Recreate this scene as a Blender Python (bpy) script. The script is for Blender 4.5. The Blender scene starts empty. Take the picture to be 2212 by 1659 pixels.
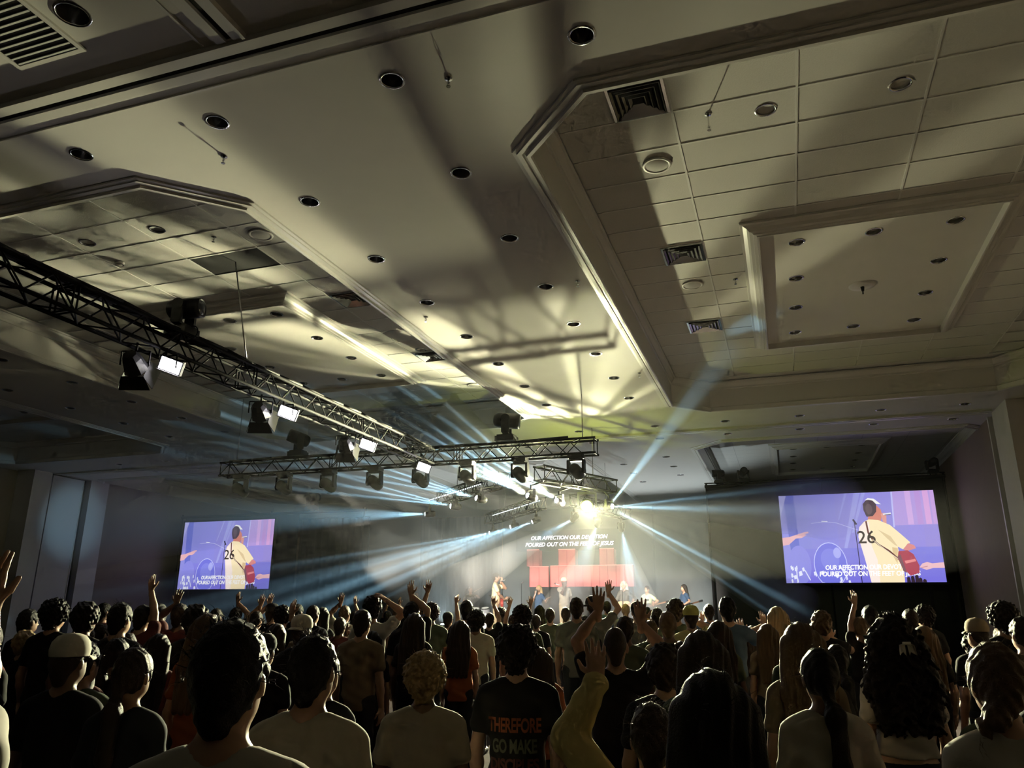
# Worship-concert ballroom seen from the audience. Units: metres. X right, Y towards the stage, Z up.
import bpy, bmesh, math, random
import numpy as np
from mathutils import Vector, Matrix, noise
from mathutils.bvhtree import BVHTree
from mathutils.geometry import delaunay_2d_cdt
random.seed(7)
R = math.radians
S = bpy.context.scene
COL = S.collection
# ---------------------------------------------------------------- camera
cam = bpy.data.cameras.new('camera'); camo = bpy.data.objects.new('camera', cam); COL.objects.link(camo)
cam.sensor_fit = 'HORIZONTAL'; cam.sensor_width = 36.0; cam.lens = 1661.0 / 2212.0 * 36.0
cam.clip_start = 0.05; cam.clip_end = 200
YAW, PITCH, ROLL = R(19.23), R(16.6), R(0.32)
_f = Vector((-math.sin(YAW)*math.cos(PITCH), math.cos(YAW)*math.cos(PITCH), math.sin(PITCH)))
_r0 = Vector((math.cos(YAW), math.sin(YAW), 0)); _u0 = _r0.cross(_f)
_r = _r0*math.cos(ROLL) + _u0*math.sin(ROLL); _u = -_r0*math.sin(ROLL) + _u0*math.cos(ROLL)
camo.matrix_world = Matrix(((_r.x, _u.x, -_f.x, 0.0), (_r.y, _u.y, -_f.y, 0.0), (_r.z, _u.z, -_f.z, 1.65), (0, 0, 0, 1)))
S.camera = camo
# ---------------------------------------------------------------- world, view
w = bpy.data.worlds.new('world'); S.world = w; w.use_nodes = True
w.node_tree.nodes['Background'].inputs[0].default_value = (0.01, 0.01, 0.012, 1)
w.node_tree.nodes['Background'].inputs[1].default_value = 0.3
S.view_settings.view_transform = 'Standard'; S.view_settings.look = 'None'
S.view_settings.gamma = 1.0; S.view_settings.use_curve_mapping = False
S.view_settings.exposure = 0.22
S.cycles.use_denoising = True; S.cycles.use_adaptive_sampling = True; S.cycles.adaptive_threshold = 0.07; S.cycles.adaptive_min_samples = 20
S.cycles.max_bounces = 4; S.cycles.diffuse_bounces = 3; S.cycles.glossy_bounces = 1
S.cycles.transmission_bounces = 2; S.cycles.volume_bounces = 0; S.cycles.transparent_max_bounces = 8
S.cycles.sample_clamp_indirect = 4.0; S.cycles.sample_clamp_direct = 0.0
S.cycles.use_light_tree = True
# ---------------------------------------------------------------- main lamps (each lamp's housing is built further down)
LAMP = Vector((-4.45, 18.35, 4.16))          # the yellow moving head that points into the room
KEY_W = 10000.0
def add_light(name, kind, loc, energy, color, aim=None, size=0.05, angle=60, blend=0.2):
    l = bpy.data.lights.new(name, kind); l.energy = energy; l.color = color
    o = bpy.data.objects.new(name, l); COL.objects.link(o); o.location = loc
    if kind in ('SPOT', 'POINT'): l.shadow_soft_size = size
    if kind == 'SPOT': l.spot_size = R(angle); l.spot_blend = blend
    if kind == 'AREA': l.size = size
    if aim is not None:
        o.rotation_euler = (Vector(aim) - Vector(loc)).to_track_quat('-Z', 'Y').to_euler()
    return o
# ---------------------------------------------------------------- materials
MATS = {}
def mat(name, col, rough=0.6, metal=0.0, noise_amt=0.0, noise_scale=20.0, bump=0.0, spec=0.5, sheen=0.0):
    if name in MATS: return MATS[name]
    m = bpy.data.materials.new(name); m.use_nodes = True; nt = m.node_tree; b = nt.nodes['Principled BSDF']
    b.inputs['Base Color'].default_value = (*col, 1); b.inputs['Roughness'].default_value = rough
    b.inputs['Metallic'].default_value = metal; b.inputs['Specular IOR Level'].default_value = spec
    if sheen: b.inputs['Sheen Weight'].default_value = sheen
    if noise_amt or bump:
        tc = nt.nodes.new('ShaderNodeTexCoord'); n = nt.nodes.new('ShaderNodeTexNoise')
        n.inputs['Scale'].default_value = noise_scale; n.inputs['Detail'].default_value = 4
        nt.links.new(tc.outputs['Object'], n.inputs['Vector'])
        if noise_amt:
            mx = nt.nodes.new('ShaderNodeMix'); mx.data_type = 'RGBA'
            mx.inputs['A'].default_value = (*[c*(1-noise_amt) for c in col], 1)
            mx.inputs['B'].default_value = (*[min(1, c*(1+noise_amt)) for c in col], 1)
            nt.links.new(n.outputs['Fac'], mx.inputs['Factor']); nt.links.new(mx.outputs['Result'], b.inputs['Base Color'])
        if bump:
            bp = nt.nodes.new('ShaderNodeBump'); bp.inputs['Strength'].default_value = bump; bp.inputs['Distance'].default_value = 0.02
            nt.links.new(n.outputs['Fac'], bp.inputs['Height']); nt.links.new(bp.outputs['Normal'], b.inputs['Normal'])
    MATS[name] = m; return m
def emat(name, col, strength=1.0):
    if name in MATS: return MATS[name]
    m = bpy.data.materials.new(name); m.use_nodes = True; nt = m.node_tree
    nt.nodes.remove(nt.nodes['Principled BSDF']); e = nt.nodes.new('ShaderNodeEmission')
    e.inputs['Color'].default_value = (*col, 1); e.inputs['Strength'].default_value = strength
    nt.links.new(e.outputs[0], nt.nodes['Material Output'].inputs['Surface'])
    MATS[name] = m; return m
def srgb(r, g, b):
    f = lambda c: (c/255/12.92) if c/255 <= 0.04045 else ((c/255+0.055)/1.055)**2.4
    return (f(r), f(g), f(b))
# ---------------------------------------------------------------- mesh builder
class MB:
    def __init__(self): self.v = []; self.f = []; self.m = []; self.mi = 0
    def add(self, vs, fs):
        n = len(self.v); self.v += [tuple(p) for p in vs]
        for f in fs: self.f.append(tuple(i+n for i in f)); self.m.append(self.mi)
        return self
    def box(self, lo, hi, M=None):
        x0, y0, z0 = lo; x1, y1, z1 = hi
        vs = [(x0,y0,z0),(x1,y0,z0),(x1,y1,z0),(x0,y1,z0),(x0,y0,z1),(x1,y0,z1),(x1,y1,z1),(x0,y1,z1)]
        if M is not None: vs = [M @ Vector(p) for p in vs]
        return self.add(vs, [(0,3,2,1),(4,5,6,7),(0,1,5,4),(1,2,6,5),(2,3,7,6),(3,0,4,7)])
    def tube(self, a, b, r1, r2=None, n=8, caps=True):
        a = Vector(a); b = Vector(b); r2 = r1 if r2 is None else r2
        q = (b-a).to_track_quat('Z', 'Y').to_matrix(); vs = []
        for p, r in ((a, r1), (b, r2)):
            for i in range(n):
                t = 2*math.pi*i/n; vs.append(p + q @ Vector((r*math.cos(t), r*math.sin(t), 0)))
        fs = [(i, (i+1) % n, n+(i+1) % n, n+i) for i in range(n)]
        if caps: fs += [tuple(range(n-1, -1, -1)), tuple(range(n, 2*n))]
        return self.add(vs, fs)
    def path(self, pts, r, n=6):
        for a, b in zip(pts[:-1], pts[1:]): self.tube(a, b, r, n=n)
        return self
    def lathe(self, prof, n=20, M=None, cap0=False, cap1=False):
        vs = []; k = len(prof)
        for r, z in prof:
            for i in range(n):
                t = 2*math.pi*i/n; p = Vector((r*math.cos(t), r*math.sin(t), z)); vs.append(M @ p if M is not None else p)
        fs = []
        for j in range(k-1):
            for i in range(n): fs.append((j*n+i, j*n+(i+1) % n, (j+1)*n+(i+1) % n, (j+1)*n+i))
        if cap0: fs.append(tuple(range(n-1, -1, -1)))
        if cap1: fs.append(tuple(range((k-1)*n, k*n)))
        return self.add(vs, fs)
    def ell(self, c, r, n=14, m=8, M=None):
        prof = []
        vs = []
        for j in range(m+1):
            a = math.pi*j/m
            for i in range(n):
                t = 2*math.pi*i/n
                p = Vector((c[0]+r[0]*math.sin(a)*math.cos(t), c[1]+r[1]*math.sin(a)*math.sin(t), c[2]+r[2]*math.cos(a)))
                vs.append(M @ p if M is not None else p)
        fs = [(j*n+i, (j+1)*n+i, (j+1)*n+(i+1) % n, j*n+(i+1) % n) for j in range(m) for i in range(n)]
        return self.add(vs, fs)
    def prism(self, poly, z0, z1):
        n = len(poly)
        vs = [(x, y, z0) for x, y in poly] + [(x, y, z1) for x, y in poly]
        return self.add(vs, [tuple(range(n-1, -1, -1)), tuple(range(n, 2*n))] + [(i, (i+1) % n, n+(i+1) % n, n+i) for i in range(n)])
    def mesh(self, name, mats, smooth=False):
        me = bpy.data.meshes.new(name); me.from_pydata(self.v, [], self.f)
        if not isinstance(mats, (list, tuple)): mats = [mats]
        for mm in mats: me.materials.append(mm)
        if len(mats) > 1: me.polygons.foreach_set('material_index', self.m)
        if smooth: me.polygons.foreach_set('use_smooth', [True]*len(self.f))
        me.update(); return me
    def build(self, name, mats, parent=None, smooth=False, loc=None):
        return link(name, self.mesh(name, mats, smooth), parent, loc)
def link(name, me, parent=None, loc=None, M=None):
    o = bpy.data.objects.new(name, me); COL.objects.link(o)
    if parent is not None: o.parent = parent
    if loc is not None: o.location = loc
    if M is not None: o.matrix_local = M
    return o
def tag(o, label, cat, group=None, kind=None):
    o['label'] = label; o['category'] = cat
    if group: o['group'] = group
    if kind: o['kind'] = kind
    return o
def thing(name, label, cat, loc=(0,0,0), rz=0.0, group=None, scale=1.0):
    o = bpy.data.objects.new(name, None); COL.objects.link(o); o.empty_display_size = 0.1
    o.location = loc; o.rotation_euler = (0, 0, rz); o.scale = (scale,)*3
    return tag(o, label, cat, group)
def struct(o, label, cat):
    o['kind'] = 'structure'; o['label'] = label; o['category'] = cat; return o
def ob_mat(o, *mats):
    for i, m in enumerate(mats):
        o.material_slots[i].link = 'OBJECT'; o.material_slots[i].material = m
    return o
ORD = 'first second third fourth fifth sixth seventh eighth ninth tenth eleventh twelfth thirteenth fourteenth fifteenth sixteenth seventeenth eighteenth nineteenth twentieth twenty-first twenty-second twenty-third twenty-fourth twenty-fifth twenty-sixth'.split()
def text_mesh(txt, size, shear=0.0, bold=0.0, spacing=1.0):
    c = bpy.data.curves.new('txt', 'FONT'); c.body = txt; c.size = size; c.align_x = 'CENTER'; c.align_y = 'CENTER'
    c.shear = shear; c.offset = bold; c.space_character = spacing; c.fill_mode = 'FRONT'; c.resolution_u = 3
    o = bpy.data.objects.new('txt', c); COL.objects.link(o)
    dg = bpy.context.evaluated_depsgraph_get(); me = bpy.data.meshes.new_from_object(o.evaluated_get(dg))
    bpy.data.objects.remove(o); bpy.data.curves.remove(c); return me
# ---------------------------------------------------------------- shared materials
M_CEIL = mat('ceiling_paint', (0.62, 0.60, 0.56), 0.75, noise_amt=0.04, noise_scale=3, bump=0.05)
M_TILE = mat('ceiling_tile', (0.60, 0.585, 0.55), 0.85, noise_amt=0.06, noise_scale=60, bump=0.15)
M_TBAR = mat('tile_bar', (0.70, 0.69, 0.66), 0.4)
M_TRIM = mat('moulding_paint', (0.66, 0.64, 0.60), 0.35)
M_WALL = mat('wall_brown', (0.22, 0.165, 0.125), 0.8, noise_amt=0.08, noise_scale=4)
M_PIER = mat('pier_paint', (0.62, 0.58, 0.55), 0.7, noise_amt=0.05, noise_scale=8)
M_PANEL = mat('partition_vinyl', (0.58, 0.55, 0.54), 0.65, noise_amt=0.05, noise_scale=30)
M_CARPET = mat('carpet', (0.03, 0.024, 0.026), 1.0, noise_amt=0.5, noise_scale=6, spec=0.02)
M_BLACK = mat('black_paint', (0.008, 0.008, 0.009), 0.6, spec=0.15)
M_TRUSS = mat('truss_black', (0.006, 0.006, 0.0065), 0.7, spec=0.08)
M_DRAPE = mat('black_drape', (0.02, 0.021, 0.023), 0.9, noise_amt=0.2, noise_scale=15)
M_CHROME = mat('chrome', (0.75, 0.75, 0.75), 0.15, metal=1.0)
M_CAN = mat('can_reflector', (0.45, 0.44, 0.42), 0.25, metal=0.9)
M_DARK = mat('recess_shade', (0.01, 0.01, 0.01), 0.8)  # near-black paint standing for the shade inside recesses
M_PLAST = mat('white_plastic', (0.62, 0.60, 0.56), 0.5)
M_GLASS = mat('lens_glass', (0.03, 0.035, 0.04), 0.08, spec=0.8)
# ================================================================ THE ROOM
HC, HT = 6.02, 6.64                          # flat ceiling, tiled coffer ceiling
XL, XR, YN, YF = -23.4, 5.5, -6.0, 34.0
def octagon(x0, x1, y0, y1, c):
    return [(x0+c,y0),(x1-c,y0),(x1,y0+c),(x1,y1-c),(x1-c,y1),(x0+c,y1),(x0,y1-c),(x0,y0+c)]
def circle(x, y, r, n=14): return [(x+r*math.cos(2*math.pi*i/n), y+r*math.sin(2*math.pi*i/n)) for i in range(n)]
def plate(outer, holes, z, mb, flip=True):
    vs = []; fs = []
    for poly in [outer]+holes:
        fs.append(list(range(len(vs), len(vs)+len(poly)))); vs += [Vector(p) for p in poly]
    o = delaunay_2d_cdt(vs, [], fs, 1, 1e-5)
    keep = [f for f, of in zip(o[2], o[5]) if 0 in of and len(of) == 1]
    mb.add([(p.x, p.y, z) for p in o[0]], [tuple(reversed(f)) if flip else tuple(f) for f in keep])
    return mb
def offset_poly(poly, d):
    n = len(poly); out = []
    for i in range(n):
        a, b, c = Vector(poly[i-1]), Vector(poly[i]), Vector(poly[(i+1) % n])
        e1 = (b-a).normalized(); e2 = (c-b).normalized()
        n1 = Vector((e1.y, -e1.x)); n2 = Vector((e2.y, -e2.x)); m = (n1+n2).normalized()
        out.append(b + m*(d/max(0.2, m.dot(n1))))
    return out
def sweep(poly, prof, mb):
    n = len(poly); rings = [[(p.x, p.y, z) for p in offset_poly(poly, d)] for d, z in prof]
    vs = [p for r in rings for p in r]
    mb.add(vs, [(j*n+i, j*n+(i+1) % n, (j+1)*n+(i+1) % n, (j+1)*n+i) for j in range(len(prof)-1) for i in range(n)])
    return mb
CX = [1.52, -8.95, -19.42]                   # coffer centre lines
NEAR, FAR = (5.57, 17.15), (20.5, 32.0)
coffers = [(cx, yy) for yy in (NEAR, FAR) for cx in CX]
polys = [octagon(cx-3.55, cx+3.55, y[0], y[1], 0.75) for cx, y in coffers]
# ---- downlight positions on the flat ceiling
DL = []
def dl_row(where, x, ys, z=HC, r=0.095):
    for k, y in enumerate(ys): DL.append((where, k, x, y, z, r))
ys0 = [4.92+1.524*k for k in range(8)]
dl_row('strip', -2.82, ys0, HC); dl_row('stripb', -4.64, ys0, HC)
dl_row('leftstrip', -13.15, ys0[3:8]); dl_row('leftstripb', -14.9, ys0[3:8])
for k, x in enumerate((-1.15, -6.29)): DL.append(('cross', k, x, 4.92, HC, 0.095))
for k, x in enumerate((3.96, 2.3, 0.6, -1.05, -2.7, -4.6, -6.4, -8.2, -10, -17.5, -19.3)): DL.append(('far', k, x, 18.3, HC, 0.095))
for k, x in enumerate((3.96, 2.28, 0.62, -1.1, -2.8, -4.6, -6.4, -17.4, -19.2)): DL.append(('farb', k, x, 19.7, HC, 0.095))
for k, (x, y) in enumerate(((-3.0, 22.2), (-4.4, 23.0), (-3.0, 23.8), (-4.4, 24.6), (-3.0, 25.4), (-4.4, 26.4))): DL.append(('stage', k, x, y, HC, 0.095))
DL.append(('overhead', 0, -4.78, 3.45, HC, 0.12))
holes = polys + [circle(x, y, r) for (_, _, x, y, z, r) in DL]
ceil = plate([(XL,YN),(XR,YN),(XR,YF),(XL,YF)], holes, HC, MB()).build('ceiling', M_CEIL)
struct(ceil, 'grey plaster ceiling with recessed octagonal coffers and rows of downlights', 'ceiling')
# ---- coffers
def grid_mat():
    m = bpy.data.materials.new('far_tile_grid'); m.use_nodes = True; nt = m.node_tree; b = nt.nodes['Principled BSDF']
    tc = nt.nodes.new('ShaderNodeTexCoord'); br = nt.nodes.new('ShaderNodeTexBrick'); br.offset = 0.0
    br.inputs['Scale'].default_value = 1.0; br.inputs['Brick Width'].default_value = 1.22; br.inputs['Row Height'].default_value = 0.61
    br.inputs['Mortar Size'].default_value = 0.008
    for k in ('Color1', 'Color2'): br.inputs[k].default_value = (0.60, 0.585, 0.55, 1)
    br.inputs['Mortar'].default_value = (0.42, 0.41, 0.39, 1)
    nt.links.new(tc.outputs['Object'], br.inputs['Vector']); nt.links.new(br.outputs['Color'], b.inputs['Base Color'])
    b.inputs['Roughness'].default_value = 0.85; return m
M_FARTILE = grid_mat()
EDGE = [(.17,HC+.002),(.165,HC-.018),(.125,HC-.022),(.12,HC-.034),(.075,HC-.034),(.07,HC-.022),(.045,HC-.026),(.03,HC-.05),(-.005,HC-.05),(-.02,HC-.035),(-.02,HC+.05),(0,HC+.065),
        (0,HT-.17),(-.02,HT-.16),(-.025,HT-.12),(-.07,HT-.06),(-.085,HT-.03),(-.11,HT-.025),(-.11,HT+.001)]
RING = [(.24,HT+.001),(.235,HT-.03),(.20,HT-.035),(.15,HT-.06),(.12,HT-.095),(.075,HT-.105),(.07,HT-.12),(.03,HT-.125),(.025,HT-.14),(0,HT-.14),(-.005,HT-.135),(-.005,HT-.035)]
vent_xy = []; tile_holes = []; cloud_dl = []
for ci, ((cx, yy), poly) in enumerate(zip(coffers, polys)):
    nm = ('right', 'middle', 'left')[ci % 3] + (' far' if ci > 2 else '')
    sweep(poly, EDGE, MB()).build('coffer_moulding', M_TRIM, ceil, smooth=False)
    ymid = (yy[0]+yy[1])/2 + (0.94 if ci < 3 else 0.75)
    rect = [(cx-1.47, ymid-2.4), (cx+1.47, ymid-2.4), (cx+1.47, ymid+2.4), (cx-1.47, ymid+2.4)]
    near = ci < 2
    MB().add([(p[0], p[1], HT+(.02 if near else 0)) for p in poly], [tuple(reversed(range(8)))]).build('coffer_ceiling', M_TILE if near else M_FARTILE, ceil)
    sweep(rect, RING, MB()).build('ring_moulding', M_TRIM, ceil)
    lights = [(cx+dx, ymid+dy) for dy in (-1.88, -.62, .62, 1.88) for dx in (-.98, .98)] + [(cx, ymid-1.88), (cx, ymid+1.88)]
    plate(rect, [circle(x, y, .095) for x, y in lights], HT-.035, MB()).build('ring_panel', M_CEIL, ceil)
    for k, (x, y) in enumerate(lights): cloud_dl.append((nm, k, x, y, HT-.035, 0.095))
for k, (x, y) in enumerate(((0.22, 7.27), (1.48, 7.27), (-7.7, 7.33), (-8.93, 7.33), (-10.19, 7.33), (-6.45, 13.0))):
    tile_holes.append((k, x, y))
# ---- lay-in tiles of the two nearest coffers, one object each
TW, TL_ = 1.22, 0.61
tile_me = MB().box((-TW/2+.008, -TL_/2+.008, 0), (TW/2-.008, TL_/2-.008, .018)).mesh('tile', M_TILE)
OPEN = (-7.62, 8.65)                         # the tile taken out for the hoist chain
HATCH = None
for cx, x_line in ((1.52, -0.70), (-8.95, -6.73)):
    bars = MB(); x0, x1, y0, y1 = cx-3.42, cx+3.42, NEAR[0]+.13, NEAR[1]-.13
    xs = [x_line+TW*k for k in range(-8, 9) if x0 < x_line+TW*k < x1]; ysl = [6.99+TL_*k for k in range(-3, 20) if y0 < 6.99+TL_*k < y1]
    for x in xs: bars.box((x-.012, y0+.65, HT-.007), (x+.012, y1-.65, HT+.016))
    for y in ysl: bars.box((x0+.05, y-.012, HT-.006), (x1-.05, y+.012, HT+.016))
    bars.build('tile_bar', M_TBAR, ceil)
    for xa in [xs[0]-TW]+xs:
        for ya in [ysl[0]-TL_]+ysl:
            x, y = xa+TW/2, ya+TL_/2
            if not (x0 < x-TW/2-.03 or x0 < x) or x+TW/2 > x1+.35 or y+TL_/2 > y1+.1 or y-TL_/2 < y0-.2 or x-TW/2 < x0-.4: continue
            if abs(x-cx) > 3.0 and (y < NEAR[0]+.8 or y > NEAR[1]-.8): continue
            if abs(x-cx) < 1.3 and NEAR[0]+4.4 < y < NEAR[1]-2.6: continue
            if abs(x-OPEN[0]) < TW/2 and abs(y-OPEN[1]) < TL_/2: HATCH = (x, y); continue
            hole = [(hx, hy) for _, hx, hy in tile_holes if abs(hx-x) < TW/2 and abs(hy-y) < TL_/2]
            if hole:
                plate([(x-TW/2+.008,y-TL_/2+.008),(x+TW/2-.008,y-TL_/2+.008),(x+TW/2-.008,y+TL_/2-.008),(x-TW/2+.008,y+TL_/2-.008)], [circle(hx, hy, .095) for hx, hy in hole], HT+.001, MB()).build('tile', M_TILE, ceil)
            else: link('tile', tile_me, ceil, (x, y, HT))
if HATCH: MB().box((HATCH[0]-.6, HATCH[1]-.3, HT+.002), (HATCH[0]+.6, HATCH[1]+.3, HT+.019)).build('hatch_shade', M_DARK, ceil)  # dark sheet in place of the unlit space above the missing tile
# ---- partition tracks set in the ceiling
def track(name, a, b, label):
    a, b = Vector(a), Vector(b); d = (b-a).normalized(); s = Vector((-d.y, d.x)); mb = MB()
    o = bpy.data.objects.new(name, None); COL.objects.link(o); struct(o, label, 'trim')
    for w0, w1, z in ((.035, .12, .035), (.12, .15, .02), (.26, .28, .012), (-.12, -.035, .035), (-.15, -.12, .05)):
        q = MB(); c = [a+s*w0, b+s*w0, b+s*w1, a+s*w1]
        q.prism([(p.x, p.y) for p in c], HC-z, HC+.001).build('track_rail', M_TRIM, o)
    c = [a-s*.035, b-s*.035, b+s*.035, a+s*.035]
    MB().prism([(p.x, p.y) for p in c], HC-.004, HC+.001).build('slot_shade', M_DARK, o)  # flush dark strip painted for the shade inside the slot
track('trim_1', (XL, 4.22), (XR, 4.22), 'pale double rail of a partition track crossing the near ceiling')
track('trim_2', (-3.80, YN), (-3.80, 4.05), 'partition track rail meeting the near crossing track')
track('trim_3', (-22.6, 19.1), (4.6, 19.1), 'partition track crossing the ceiling between the two piers')
# ---- walls, floor, piers
def wallbox(name, lo, hi, m, label, cat='wall'):
    return struct(MB().box(lo, hi).build(name, m), label, cat)
wallbox('wall_left', (XL-.2, YN, 0), (XL, YF, HC), M_WALL, 'dark brown side wall beyond the left screen')
wallbox('wall_right', (XR, YN, 0), (XR+.2, YF, HC), M_WALL, 'dark brown side wall beside the right screen')
wallbox('wall_back', (XL, YF, 0), (XR, YF+.2, HC), M_WALL, 'dark back wall behind the stage drapes')
wallbox('wall_rear', (XL, YN-.2, 0), (XR, YN, HC), M_DRAPE, 'unseen wall behind the audience, made drape-dark to cut bounced light')  # unseen; drape black chosen to keep bounce off the crowd's backs
struct(MB().box((XL, YN, -.1), (XR, YF, 0)).build('floor', M_CARPET), 'dark carpet floor under the crowd', 'floor')
wallbox('wall_pier_left', (XL, 18.2, 0), (-22.66, 18.86, HC-.002), M_PIER, 'narrow pale pier at the left end of the ceiling track', 'pier')
pp = MB().box((-22.75, 18.92, .05), (-22.68, 20.14, HC-.06)).build('door_1', M_PANEL); struct(pp, 'tall pale partition panel parked beside the left pier', 'panel')
MB().box((-22.68, 20.12, .05), (-22.665, 20.145, HC-.06)).build('edge_strip', M_TRIM, pp)
MB().box((XL, 18.86, 0), (-22.9, 20.42, HC-.003)).build('pocket', M_DARK, pp)
wallbox('wall_pilaster_left', (XL, 20.42, 0), (-22.66, 21.2, HC-.002), M_PIER, 'pilaster past the left partition panel, painted pale as the beam-lit strip of wall', 'pilaster')  # pale paint stands for the strip of wall a beam lights
wallbox('wall_far_left', (XL, 21.2, 0), (-22.7, YF, HC-.002), M_WALL, 'wall section left of the left screen, coloured brown for its shade')  # shade on this stretch of wall is put into its brown
wallbox('wall_pier_right', (4.66, 18.1, 0), (XR, 19.32, HC-.002), M_PIER, 'pale pier at the right end of the ceiling track', 'pier')
q = MB().box((4.9, 19.32, 0), (XR, 19.8, HC-.003)).build('door_2', M_DARK); struct(q, 'dark partition pocket slot beside the right pier', 'slot')
MB().box((4.66, 19.72, 0), (4.9, 19.8, HC-.004)).build('edge_strip', M_TRIM, q)
wallbox('wall_far_right', (4.7, 19.8, 0), (XR, YF, HC-.002), M_WALL, 'brown wall section right of the big screen')
# ---- recessed downlights
def dl_meshes(r):
    ring = MB().lathe([(r-.004, .004), (r-.002, -.006), (r+.012, -.006), (r+.018, -.001)], 18).mesh('trim_ring', M_CHROME, True)
    can = MB().lathe([(r-.003, .0), (r*.93, .05), (r*.72, .13), (r*.45, .16), (.001, .165)], 18).mesh('reflector', M_CAN, True)
    bulb = MB().lathe([(.001, .07), (.02, .075), (.034, .1), (.03, .13), (.02, .16)], 12).mesh('bulb', mat('bulb_glass', (.35, .34, .32), .2), True)
    return ring, can, bulb
DLM = {r: dl_meshes(r) for r in (.095, .12)}
WHERE = {'strip': 'round recessed downlight {} from the near track, row beside the right coffer', 'stripb': 'round recessed downlight {} from the near track, row beside the middle coffer',
 'leftstrip': 'small recessed downlight {} along the row left of the middle coffer', 'leftstripb': 'small recessed downlight {} along the row beside the left coffer',
 'cross': 'round dark downlight {} from the right just past the near track', 'far': 'small downlight {} from the right pier, audience side of far track',
 'farb': 'small downlight {} from the right pier, stage side of far track', 'stage': 'faint downlight {} in the ceiling strip above the stage right', 'overhead': 'big dark recessed downlight overhead behind the near track'}
ALLDL = [(WHERE[w].format(ORD[k]), 'flat ceiling downlights '+w, x, y, z, r) for (w, k, x, y, z, r) in DL]
ALLDL += [(f'recessed downlight {ORD[k]} inside the ring panel of the {nm} coffer', f'downlights of the {nm} coffer panel', x, y, z, r) for (nm, k, x, y, z, r) in cloud_dl if 'left' not in nm or k < 10]
ALLDL += [(f'recessed downlight {ORD[k]} set in a ceiling tile', 'downlights in tiles', x, y, HT, .095) for k, x, y in tile_holes]
for lab, grp, x, y, z, r in ALLDL:
    t = thing('recessed_downlight', lab, 'downlight', (x, y, z), 0, grp)
    ring, can, bulb = DLM[r]; link('trim_ring', ring, t); link('reflector', can, t); link('bulb', bulb, t)
# ---- air diffusers, loudspeakers, sprinklers, detector
def diffuser(x, y, z, label, s=.56):
    t = thing('air_diffuser', label, 'air vent', (x, y, z), 0, 'square ceiling diffusers')
    h = s/2; sq = lambda a: [(-a,-a),(a,-a),(a,a),(-a,a)]
    MB().add([(-h,-h,.001),(h,-h,.001),(h,h,.001),(-h,h,.001)], [(3,2,1,0)]).build('backing', M_DARK, t)
    sweep(sq(h), [(.012,0),(.01,-.012),(-.02,-.014),(-.03,-.004)], MB()).build('frame', M_CHROME, t)
    for k in range(4):
        a = h*(.80-.2*k); sweep(sq(a), [(.028,-.028),(.0,-.006),(-.004,-.008),(.024,-.031),(.028,-.028)], MB()).build('louver', M_CHROME, t)
for lab, x, y in (('square louvred air diffuser nearest the chamfered corner of the right coffer', -1.0, 6.68), ('square air diffuser midway along the right coffer tiles', -1.0, 10.35), ('square air diffuser at the far end of the right coffer', -1.0, 13.4),
                  ('square air diffuser at the far end of the middle coffer', -6.4, 13.4), ('square air diffuser midway along the middle coffer, in truss shadow', -6.4, 10.3)):
    diffuser(x, y, HT-.008, lab)
t = thing('return_grille', 'dark slatted return air grille at the upper left corner', 'air vent', (-5.35, 3.42, HC))
MB().box((-.33,-.33,-.012), (.33,.33,-.002)).build('backing', M_DARK, t)
sl = MB().box((-.31,-.008,-.02), (.31,.008,-.008)).mesh('slat', M_TBAR)
for k in range(11): link('slat', sl, t, (0, -.3+.06*k, 0))
sweep([(-.33,-.33),(.33,-.33),(.33,.33),(-.33,.33)], [(.03,0),(.03,-.02),(-.01,-.02),(-.01,-.005)], MB()).build('frame', M_TRIM, t)
for lab, x, y in (('round white ceiling loudspeaker near the chamfered corner of the right coffer', -1.0, 7.92), ('round white ceiling loudspeaker between two diffusers of right coffer', -1.0, 11.5), ('round ceiling loudspeaker at the right edge of the middle coffer near tiles', -6.44, 7.9), ('round ceiling loudspeaker past the last diffuser of middle coffer', -6.35, 15.6)):
    t = thing('ceiling_speaker', lab, 'loudspeaker', (x, y, HT-.006), 0, 'round ceiling loudspeakers')
    MB().lathe([(.17, .0), (.165, -.014), (.14, -.016), (.13, -.008)], 24).build('rim', M_PLAST, t, True)
    MB().lathe([(.131, -.008), (.1, -.016), (.05, -.02), (.001, -.021)], 24).build('grille', mat('speaker_grille', (.5, .49, .46), .7), t, True)
t = thing('smoke_detector', 'small cream smoke detector on the tiles of the middle coffer', 'detector', (-8.99, 7.97, HT-.005))
MB().lathe([(.07, .0), (.07, -.02), (.06, -.035)], 18).build('base', M_PLAST, t, True); MB().lathe([(.045, -.035), (.045, -.05), (.03, -.06), (.001, -.062)], 18).build('sensor_cap', M_PLAST, t, True)
spr = [('beside the second downlight of the right row', -2.35, 5.05, HC), ('between the downlight rows near the left', -4.95, 5.4, HC), ('on a long stem among the tiles of the right coffer', -.35, 7.15, HT),
       ('in the tiles of the middle coffer', -7.1, 7.75, HT), ('near the middle of the flat strip', -2.35, 9.45, HC), ('beside the ring moulding of the right coffer', -.35, 11.5, HT),
       ('by the far end of the flat strip', -2.3, 13.9, HC), ('in the flat strip beside the middle coffer', -4.9, 10.0, HC)]
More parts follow.
